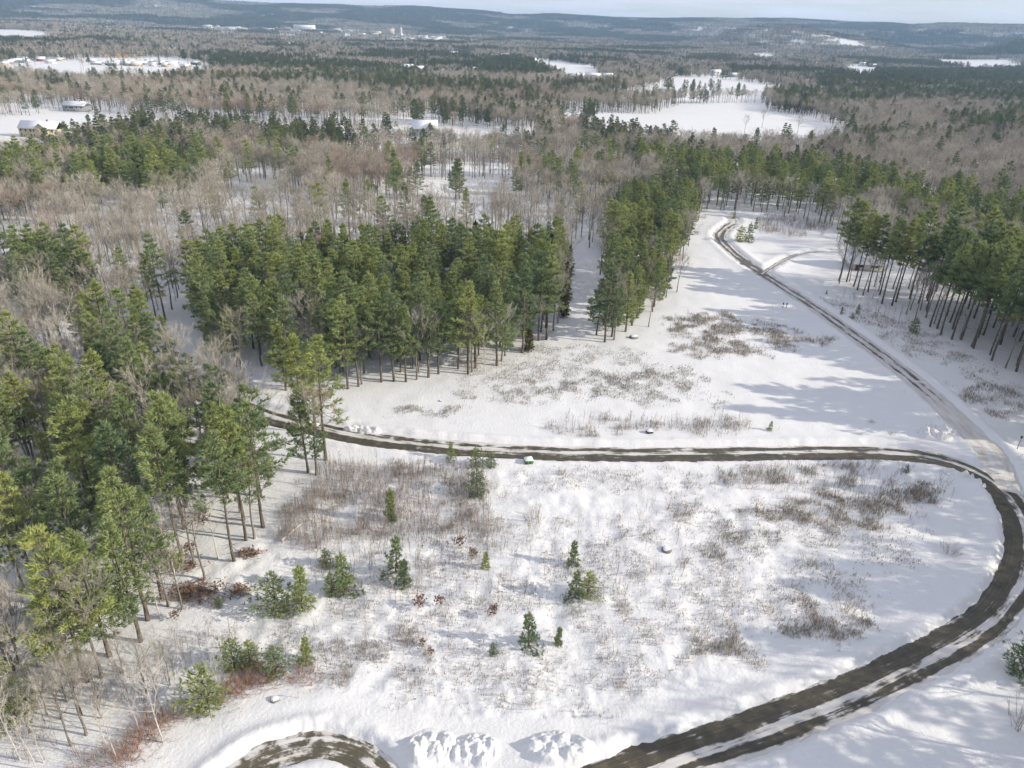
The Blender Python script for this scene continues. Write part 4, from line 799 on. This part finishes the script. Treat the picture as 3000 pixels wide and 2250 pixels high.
heap('snow_pile', 2735, 1278, 10.5, 5.0, 2.4, 3, 'ridged ploughed snow heap at the road junction')
heap('snow_pile', 1262, 2195, 6.4, 5.6, 1.35, 12, 'scraped snow heap between the loop and the lane, left one', .3)
heap('snow_pile', 1390, 2205, 6.4, 5.2, 1.3, 25, 'scraped snow heap between the loop and the lane, middle one', .1)
heap('snow_pile', 1630, 2200, 9.0, 5.0, 1.15, 38, 'scraped snow heap between the loop and the lane, right one')
heap('snow_pile', 2795, 1395, 6.0, 2.6, 1.0, 51, 'low ploughed heap inside the lane bend, left one', -.3)
heap('snow_pile', 2860, 1418, 3.6, 2.6, 1.3, 64, 'low ploughed heap inside the lane bend, right one', -.6)
heap('snow_pile', 1060, 1262, 9.0, 2.4, 1.1, 77, 'lumpy ploughed heap at the far lane edge by the pines', -.15)
heap('snow_pile', 900, 1240, 6.0, 2.2, 0.9, 79, 'lumpy ploughed heap half hidden by the lone tall pine', -.2)
def rock(u, v, s, seed, label):
    import bmesh
    bm = bmesh.new(); bmesh.ops.create_icosphere(bm, subdivisions=3, radius=1.0); rg = np.random.default_rng(seed); k = rg.uniform(0, 9, 2)
    for vt in bm.verts:
        c = vt.co; f = 0.75 + 0.5 * float(fbm(np.array([c.x * 1.3 + k[0] + c.z]), np.array([c.y * 1.3 + k[1]]), seed, 3)[0]); vt.co = c * f; vt.co.z *= .62
    me = bpy.data.meshes.new('boulder'); bm.to_mesh(me); bm.free(); me.materials.append(MATS['stone']); me.materials.append(MATS['roof_snow'])
    for f in me.polygons: f.use_smooth = True; f.material_index = 1 if (f.normal.z > .8) else 0
    p = px(u, v); tag(link('boulder', me, loc=(*p, gz(p) + .12 * s), rz=rg.uniform(0, 6), scale=s), label, 'boulder', 'boulders')
rock(1952, 1617, .8, 1, 'grey boulder with snow cap in the middle of the lot'); rock(806, 2056, .55, 2, 'small snow-capped boulder on the loop bank'); rock(1856, 993, 1.1, 3, 'dark boulder in front of the pine clump by the field'); rock(1222, 2222, .35, 5, 'dark lump of dirt at the foot of the left snow heap'); rock(1290, 1178, .35, 6, 'small dark stone beside the reddish weeds')
p0, p1 = px(826, 1592), px(888, 1556)
B = Buf(); a_, b_ = np.array([*p0, gz(p0) + .2]), np.array([*p1, gz(p1) + 1.3]); dlog = b_ - a_
B.tube([np.zeros(3), dlog * .35, dlog * .7, dlog], [.26, .22, .17, .08], 8, 0, cap=True)
lg = link('fallen_log', B.mesh('fallen_log', ['fallen_wood'], True), loc=a_); tag(lg, 'pale fallen log leaning in the snow at the edge of the left stand', 'log')
for t, dz in ((.55, (0.5, .9, .5)), (.75, (-.4, .8, .6)), (.3, (.3, -.5, .6)), (.9, (.2, .9, .4))):
    B = Buf(); B.tube([[0, 0, 0], np.array(dz) * .6, np.array(dz) * 1.5], [.06, .045, .01], 4); link('limb', B.mesh('limb', ['fallen_wood']), lg, loc=dlog * t)
def brush(u, v, w, d, n, label, seed):
    rg = np.random.default_rng(seed); p = px(u, v); root = link('brush_pile', None, loc=(*p, gz(p))); tag(root, label, 'brush pile', 'brush piles')
    B = Buf()
    for _ in range(n):
        c = np.array([rg.normal(0, w * .3), rg.normal(0, d * .3), rg.uniform(.05, .7)]); a = rg.normal(.2, .6); l = rg.uniform(.6, 2.2); dr = np.array([math.cos(a), math.sin(a), rg.normal(0, .18)]) * l
        B.tube([c - dr / 2, c + rg.normal(0, .08, 3), c + dr / 2], [.05, .04, .015], 3, 0, rg.random())
    P = np.c_[rg.normal(0, w * .3, n), rg.normal(0, d * .3, n), rg.uniform(.1, .8, n)]
    L_ = Buf(); blades(L_, P, rg.normal(0, 1, (n, 3)), np.full(n, .5), np.full(n, .22), 3, rg, 0)
    link('branches', B.mesh('branches', ['red_twigs']), root); link('dead_leaves', L_.mesh('dead_leaves', ['dead_leaves']), root)
brush(575, 1745, 6.5, 3.4, 170, 'long brown brush pile heaped on the snow under the left pines', 1)
brush(540, 1665, 4.0, 2.2, 80, 'smaller brown brush pile behind the long one', 2)
brush(730, 1628, 3.2, 1.6, 60, 'brown branch litter beside the high-crowned corner pine', 3)
brush(705, 1735, 2.6, 2.0, 50, 'dark dug-out brush heap left of the bushy evergreens', 4)

# ------------------------------------------------------------------ street furniture
def utility(u, v, s, mat, label, name='utility_box'):
    p = px(u, v); r = link(name, None, loc=(*p, gz(p) - .1), rz=.25); tag(r, label, 'utility box', 'utility boxes')
    B = Buf(); B.box((-.75 * s, -.6 * s, 0), (.75 * s, .6 * s, .75 * s)); link('cabinet', B.mesh('cabinet', [mat]), r)
    B = Buf(); v_ = [(-.8, -.66, .752), (.8, -.66, .752), (.8, .66, .752), (-.8, .66, .752), (-.62, -.45, 1.05), (.6, -.48, .98), (.55, .42, 1.08), (-.6, .45, 1.0)]
    q = [(4, 5, 6, 7), (0, 1, 5, 4), (1, 2, 6, 5), (2, 3, 7, 6), (3, 0, 4, 7)]; B.add(np.array(v_) * s, [t for a, b, c, d in q for t in ((a, b, c), (a, c, d))]); link('snow_cap', B.mesh('snow_cap', ['roof_snow']), r)
    B = Buf(); B.box((-.55 * s, -.64 * s, .08 * s), (-.02 * s, -.605 * s, .68 * s)); link('door', B.mesh('door', [mat]), r)
    B = Buf(); B.box((.02 * s, -.64 * s, .08 * s), (.55 * s, -.605 * s, .68 * s)); d_ = link('door', B.mesh('door', [mat]), r)
    B = Buf(); B.box((.06 * s, -.69 * s, .3 * s), (.12 * s, -.645 * s, .45 * s)); link('handle', B.mesh('handle', ['dark_metal']), d_)
utility(1548, 1362, 1.0, 'green_metal', 'green utility box under snow on the near side of the lane'); utility(1902, 1271, .8, 'dark_metal', 'dark utility box under snow on the far side of the lane')
def post(u, v, h, label, lamp=True):
    p = px(u, v); r = link('lamp_post' if lamp else 'marker_stake', None, loc=(*p, gz(p) - .2)); tag(r, label, 'lamp post' if lamp else 'stake')
    B = Buf(); B.tube([(0, 0, 0), (0, 0, h * .5), (0, 0, h)], [.07, .05, .045] if lamp else [.035, .035, .03], 8, cap=True); link('pole', B.mesh('pole', ['dark_metal' if lamp else 'tan_clapboard'], True), r)
    B = Buf()
    if lamp: B.tube([(0, 0, h), (0, 0, h + .1), (0, 0, h + .45), (0, 0, h + .6)], [.08, .17, .22, .04], 6, cap=True); link('lantern', B.mesh('lantern', ['dark_metal']), r)
    else: B.tube([(0, 0, h - .25), (0, 0, h - .05)], [.05, .05], 6, cap=True); link('band', B.mesh('band', ['red_clapboard']), r)
post(2977, 1322, 2.6, 'lantern post beside the straight road at the right border')
post(2292, 905, 1.3, 'short dark lantern post beside the straight road near the driveway')
post(876, 2052, 1.2, 'thin marker stake on the loop bank', False); post(2262, 900, 1.1, 'thin marker stake near the dark lantern post', False); post(2281, 1262, 1.0, 'thin marker stake beside the tiny dark pine', False); post(2648, 1158, 1.1, 'thin marker stake on the shaded snow left of the road', False)
p = px(2303, 903); r = link('mail_box', None, loc=(*p, gz(p) - .1), rz=.6); tag(r, 'dark mailbox on a post near the driveway mouth', 'mailbox')
B = Buf(); B.box((-.05, -.05, 0), (.05, .05, 1.1)); link('post', B.mesh('post', ['dark_metal']), r)
B = Buf(); B.tube([(-.3, 0, 1.25), (.3, 0, 1.25)], [.15, .15], 10, cap=True); link('box', B.mesh('box', ['dark_metal']), r)

# ------------------------------------------------------------------ houses
def house(name, p, w, d, h, rh, wall, rz, label, cat='house', hip=0.0, eave=.5, wins=(), wing=None, grp=None, chimney=False, door=False, garage=False):
    r = link(name, None, loc=(*p, gz(p) if math.hypot(*p) < 500 else float(zbase(*p)) - .3), rz=rz); tag(r, label, cat, grp)
    B = Buf(); B.box((-w / 2, -d / 2, -.4), (w / 2, d / 2, h))
    if hip < .3:   # gable ends
        for s in (-1, 1):
            x0, x1 = s * w / 2, s * (w / 2 - .2)
            B.add([(x0, -d / 2, h), (x0, d / 2, h), (x0, 0, h + rh), (x1, -d / 2, h), (x1, d / 2, h), (x1, 0, h + rh)], [(0, 1, 2), (3, 5, 4), (0, 2, 5), (0, 5, 3), (1, 4, 5), (1, 5, 2)])
    link('wall', B.mesh('wall', [wall]), r)
    B = Buf(); e = eave; k = rh / (d / 2); L = w / 2 + e; rx = L - hip * d / 2; t = .35
    v = [(-L, -d / 2 - e, h - e * k + .03), (L, -d / 2 - e, h - e * k + .03), (L, d / 2 + e, h - e * k + .03), (-L, d / 2 + e, h - e * k + .03), (-rx, 0, h + rh + .03), (rx, 0, h + rh + .03)]
    v += [(x, y, z + t) for x, y, z in v]
    f = [(6, 7, 11), (6, 11, 10), (8, 9, 10), (8, 10, 11), (7, 8, 11), (9, 6, 10), (0, 5, 1), (0, 4, 5), (2, 4, 3), (2, 5, 4), (1, 5, 2), (3, 4, 0), (0, 1, 7), (0, 7, 6), (1, 2, 8), (1, 8, 7), (2, 3, 9), (2, 9, 8), (3, 0, 6), (3, 6, 9)]
    B.add(v, f); rf = link('roof', B.mesh('roof', ['roof_snow']), r)
    if chimney:
        B = Buf(); B.box((w * .2 - .45, -.45, h + rh * .5), (w * .2 + .45, .45, h + rh + 1.3)); link('chimney', B.mesh('chimney', ['brick']), rf)
    for (x, z, ww, hh) in wins:
        wo = link('window', None, r, loc=(x, -d / 2 - .03, z))
        B = Buf(); B.box((-ww / 2, -.02, 0), (ww / 2, .03, hh)); link('pane', B.mesh('pane', ['window_glass']), wo)
        B = Buf()
        for lo, hi in (((-ww / 2 - .12, -.06, -.12), (-ww / 2, .025, hh + .12)), ((ww / 2, -.06, -.12), (ww / 2 + .12, .025, hh + .12)), ((-ww / 2, -.06, hh), (ww / 2, .025, hh + .12)), ((-ww / 2, -.06, -.12), (ww / 2, .025, 0))): B.box(lo, hi)
        link('frame', B.mesh('frame', ['white_trim']), wo)
    if door:
        B = Buf(); B.box((-w * .32 - .5, -d / 2 - .07, 0), (-w * .32 + .5, -d / 2 + .02, 2.1)); link('door', B.mesh('door', ['door_brown']), r)
    if garage:
        B = Buf(); B.box((-w * .30, -d / 2 - .06, 0), (w * .02, -d / 2 + .02, 2.3)); link('garage_door', B.mesh('garage_door', ['white_trim']), r)
    if wing:
        wx, ww, wd, wh, wrh = wing
        B = Buf(); B.box((wx - ww / 2, -d / 2 - wd, -.4), (wx + ww / 2, -d / 2 + .05, wh)); B.add([(wx - ww / 2, -d / 2 - wd, wh), (wx + ww / 2, -d / 2 - wd, wh), (wx, -d / 2 - wd, wh + wrh), (wx, -d / 2 + .05, wh + wrh)], [(0, 1, 2), (0, 2, 3), (1, 3, 2)])
        link('wing', B.mesh('wing', [wall]), r)
        B = Buf(); k2 = wrh / (ww / 2); o_ = .45
        vv = [(wx - ww / 2 - o_, -d / 2 - wd - o_, wh - o_ * k2 + .03), (wx, -d / 2 - wd - o_, wh + wrh + .03), (wx + ww / 2 + o_, -d / 2 - wd - o_, wh - o_ * k2 + .03), (wx - ww / 2 - o_, 0, wh - o_ * k2 + .03), (wx, 0, wh + wrh + .03), (wx + ww / 2 + o_, 0, wh - o_ * k2 + .03)]
        vv += [(x, y, z + .3) for x, y, z in vv]
        B.add(vv, [(6, 7, 10), (6, 10, 9), (7, 8, 11), (7, 11, 10), (0, 4, 1), (0, 3, 4), (1, 5, 2), (1, 4, 5), (0, 1, 7), (0, 7, 6), (1, 2, 8), (1, 8, 7), (0, 6, 9), (0, 9, 3), (2, 5, 11), (2, 11, 8)]); link('wing_roof', B.mesh('wing_roof', ['roof_snow']), r)
    return r
hp = {k: px(*v) for k, v in HS.items()}
house('house', hp['gable'] + [0, 4], 11, 10, 3.2, 7.0, 'concrete', -.12, 'grey house with steep snow-covered roof behind the right-hand pines', hip=.75, eave=.7, wins=[(-2.2, 1.2, 1.2, 1.2), (2.2, 1.3, 2.2, 1.0)], door=True)
house('house', hp['grey'], 19, 9, 5.2, 2.6, 'grey_clapboard', -.05, 'long grey house with white roof in the woods at upper left', wins=[(-6, 3, 1.4, 1.3), (-2, 3, 3.5, 1.3), (2.5, 3, 1.4, 1.3), (6.5, 3, 1.4, 1.3), (-5, .6, 1.6, 1.4), (0, .6, 1.6, 1.4)], chimney=True)
house('house', hp['yellow'], 24, 10, 6.0, 3.6, 'yellow_clapboard', .0, 'large yellow house with dark windows and snowy roof at left', wins=[(x, z, 1.2, 1.7) for z in (.8, 3.7) for x in (-10.5, -7.5, -4.5, -2.2, 9.5)], wing=(3.5, 8, 2.4, 6.0, 3.2), chimney=True)
house('barn', hp['red'], 26, 10, 2.6, 3.2, 'red_clapboard', -.08, 'low red-walled building with wide snowy roof at the left border', 'barn', wins=[(-6, .8, 1.2, 1.1), (0, .8, 1.2, 1.1), (6, .8, 1.2, 1.1)])
house('house', hp['shingled'], 18, 10, 6.0, 5.0, 'grey_clapboard', .10, 'weathered grey house with steep gables by the far snowy clearing', wins=[(-5, 1, 1.2, 1.6), (-1, 1, 1.2, 1.6), (6, 1, 1.2, 1.6), (-5, 3.8, 1.2, 1.6), (-1, 3.8, 1.2, 1.6)], wing=(3.5, 6, 3.0, 6.0, 3.6), garage=True)
house('shed', px(1345, 415), 8, 5, 2.6, 1.4, 'white_clapboard', .2, 'small white shed with snowy roof in the middle woods', 'shed', door=True)
hr = np.random.default_rng(23); WALLS = ['white_clapboard', 'tan_clapboard', 'grey_clapboard', 'slate_clapboard', 'white_clapboard', 'red_clapboard', 'yellow_clapboard']
for i, (u, v) in enumerate(VH):
    house('village_house', px(u, v), hr.uniform(11, 19), hr.uniform(8, 10), hr.uniform(2.8, 4.6), hr.uniform(2.2, 3.4), WALLS[i % 7], hr.uniform(-.5, .5), 'small snow-roofed house in the village below the golden willows' if u > 250 else 'small snow-roofed house at the left end of the snowy meadow', grp='village houses', wins=[(-2.5, 1, 1.2, 1.3), (2.5, 1, 1.2, 1.3)])
for i, (u, v) in enumerate(FH):
    house('country_house', px(u, v), hr.uniform(14, 26), hr.uniform(9, 14), hr.uniform(5, 8), hr.uniform(3, 5), WALLS[(i * 3) % 5], hr.uniform(-.5, .5), 'pale country house dotted in the far woods' + (' left of the ridge town' if u < 900 else ' between the far fields' if u < 2000 else ' beyond the right-hand fields'), grp='far country houses')
def block(u, v, w, d, h, mat, label, name='town_building', tower=None, grp='far town buildings'):
    p = px(u, v); r = link(name, None, loc=(*p, float(zbase(*p)) - 2), rz=hr.uniform(-.2, .2)); tag(r, label, 'building', grp)
    B = Buf(); B.box((-w / 2, -d / 2, 0), (w / 2, d / 2, h)); link('wall', B.mesh('wall', [mat]), r)
    B = Buf(); B.box((-w / 2 - .3, -d / 2 - .3, h + .01), (w / 2 + .3, d / 2 + .3, h + 1.0)); link('roof', B.mesh('roof', ['roof_snow']), r)
    n = max(2, int(w / 9))
    for s_ in range(1, max(2, int(h / 7))):
        B = Buf(); B.box((-w / 2 + 1.5, -d / 2 - .06, s_ * 6.0), (w / 2 - 1.5, -d / 2 + .02, s_ * 6.0 + 2.2)); link('window', B.mesh('window', ['window_glass']), r)
    if tower:
        B = Buf(); B.tube([(0, 0, h + 1), (0, 0, h + tower * .55), (0, 0, h + tower * .56), (0, 0, h + tower)], [4.5, 4.5, 5, .3], 4, cap=True); link('steeple', B.mesh('steeple', [mat]), r)
block(893, 89, 112, 60, 30, 'white_clapboard', 'huge windowless white hall in the far town', grp='far town halls')
block(1146, 108, 32, 24, 40, 'tan_clapboard', 'tan office tower rising above the far town'); block(1106, 107, 34, 26, 26, 'tan_clapboard', 'broad tan block left of the far office tower'); block(1176, 108, 14, 18, 16, 'white_clapboard', 'white steepled building right of the far office tower', tower=34)
for i in range(58):
    if i < 30: u, v = hr.uniform(1050, 1420), 0; v = 107 + (u - 1050) * .045 + hr.uniform(-3, 6)
    else: u, v = hr.uniform(560, 1040), 0; v = 84 + (u - 560) * .025 + hr.uniform(-4, 9)
    block(u, v, hr.uniform(14, 40), hr.uniform(12, 22), hr.uniform(9, 19), WALLS[hr.integers(0, 5)] if i % 3 else 'concrete', 'low pale building in the far town ' + ('right of the white hall' if i < 30 else 'around the white hall'))
for i in range(12): block(*[(2075, 134), (2035, 132), (2110, 135), (1840, 92), (1855, 97), (1880, 108), (1910, 112), (1890, 115), (1670, 97), (1700, 96), (1950, 116), (1680, 112)][i], hr.uniform(20, 46), 14, hr.uniform(8, 14), 'white_clapboard', 'lone pale building at the foot of the ridge' , grp='buildings under the ridge')

# ------------------------------------------------------------------ the air
B = Buf(); B.box((-13000, -900, -40), (13000, 9900, float(GZ.max()) + 60)); me = B.mesh('haze', [])
hm = bpy.data.materials.new('haze_air'); hm.use_nodes = True; nt = hm.node_tree; nt.nodes.remove(nt.nodes['Principled BSDF'])
pv = nt.nodes.new('ShaderNodeVolumePrincipled'); pv.inputs['Color'].default_value = (0.45, 0.68, 0.97, 1); pv.inputs['Density'].default_value = 0.000088; pv.inputs['Anisotropy'].default_value = 0.0
nt.links.new(pv.outputs[0], nt.nodes['Material Output'].inputs['Volume']); me.materials.append(hm)
hz = link('haze', me); hz['kind'] = 'stuff'; hz['label'] = 'thin blue winter haze over the valley'
hm.cycles.homogeneous_volume = True
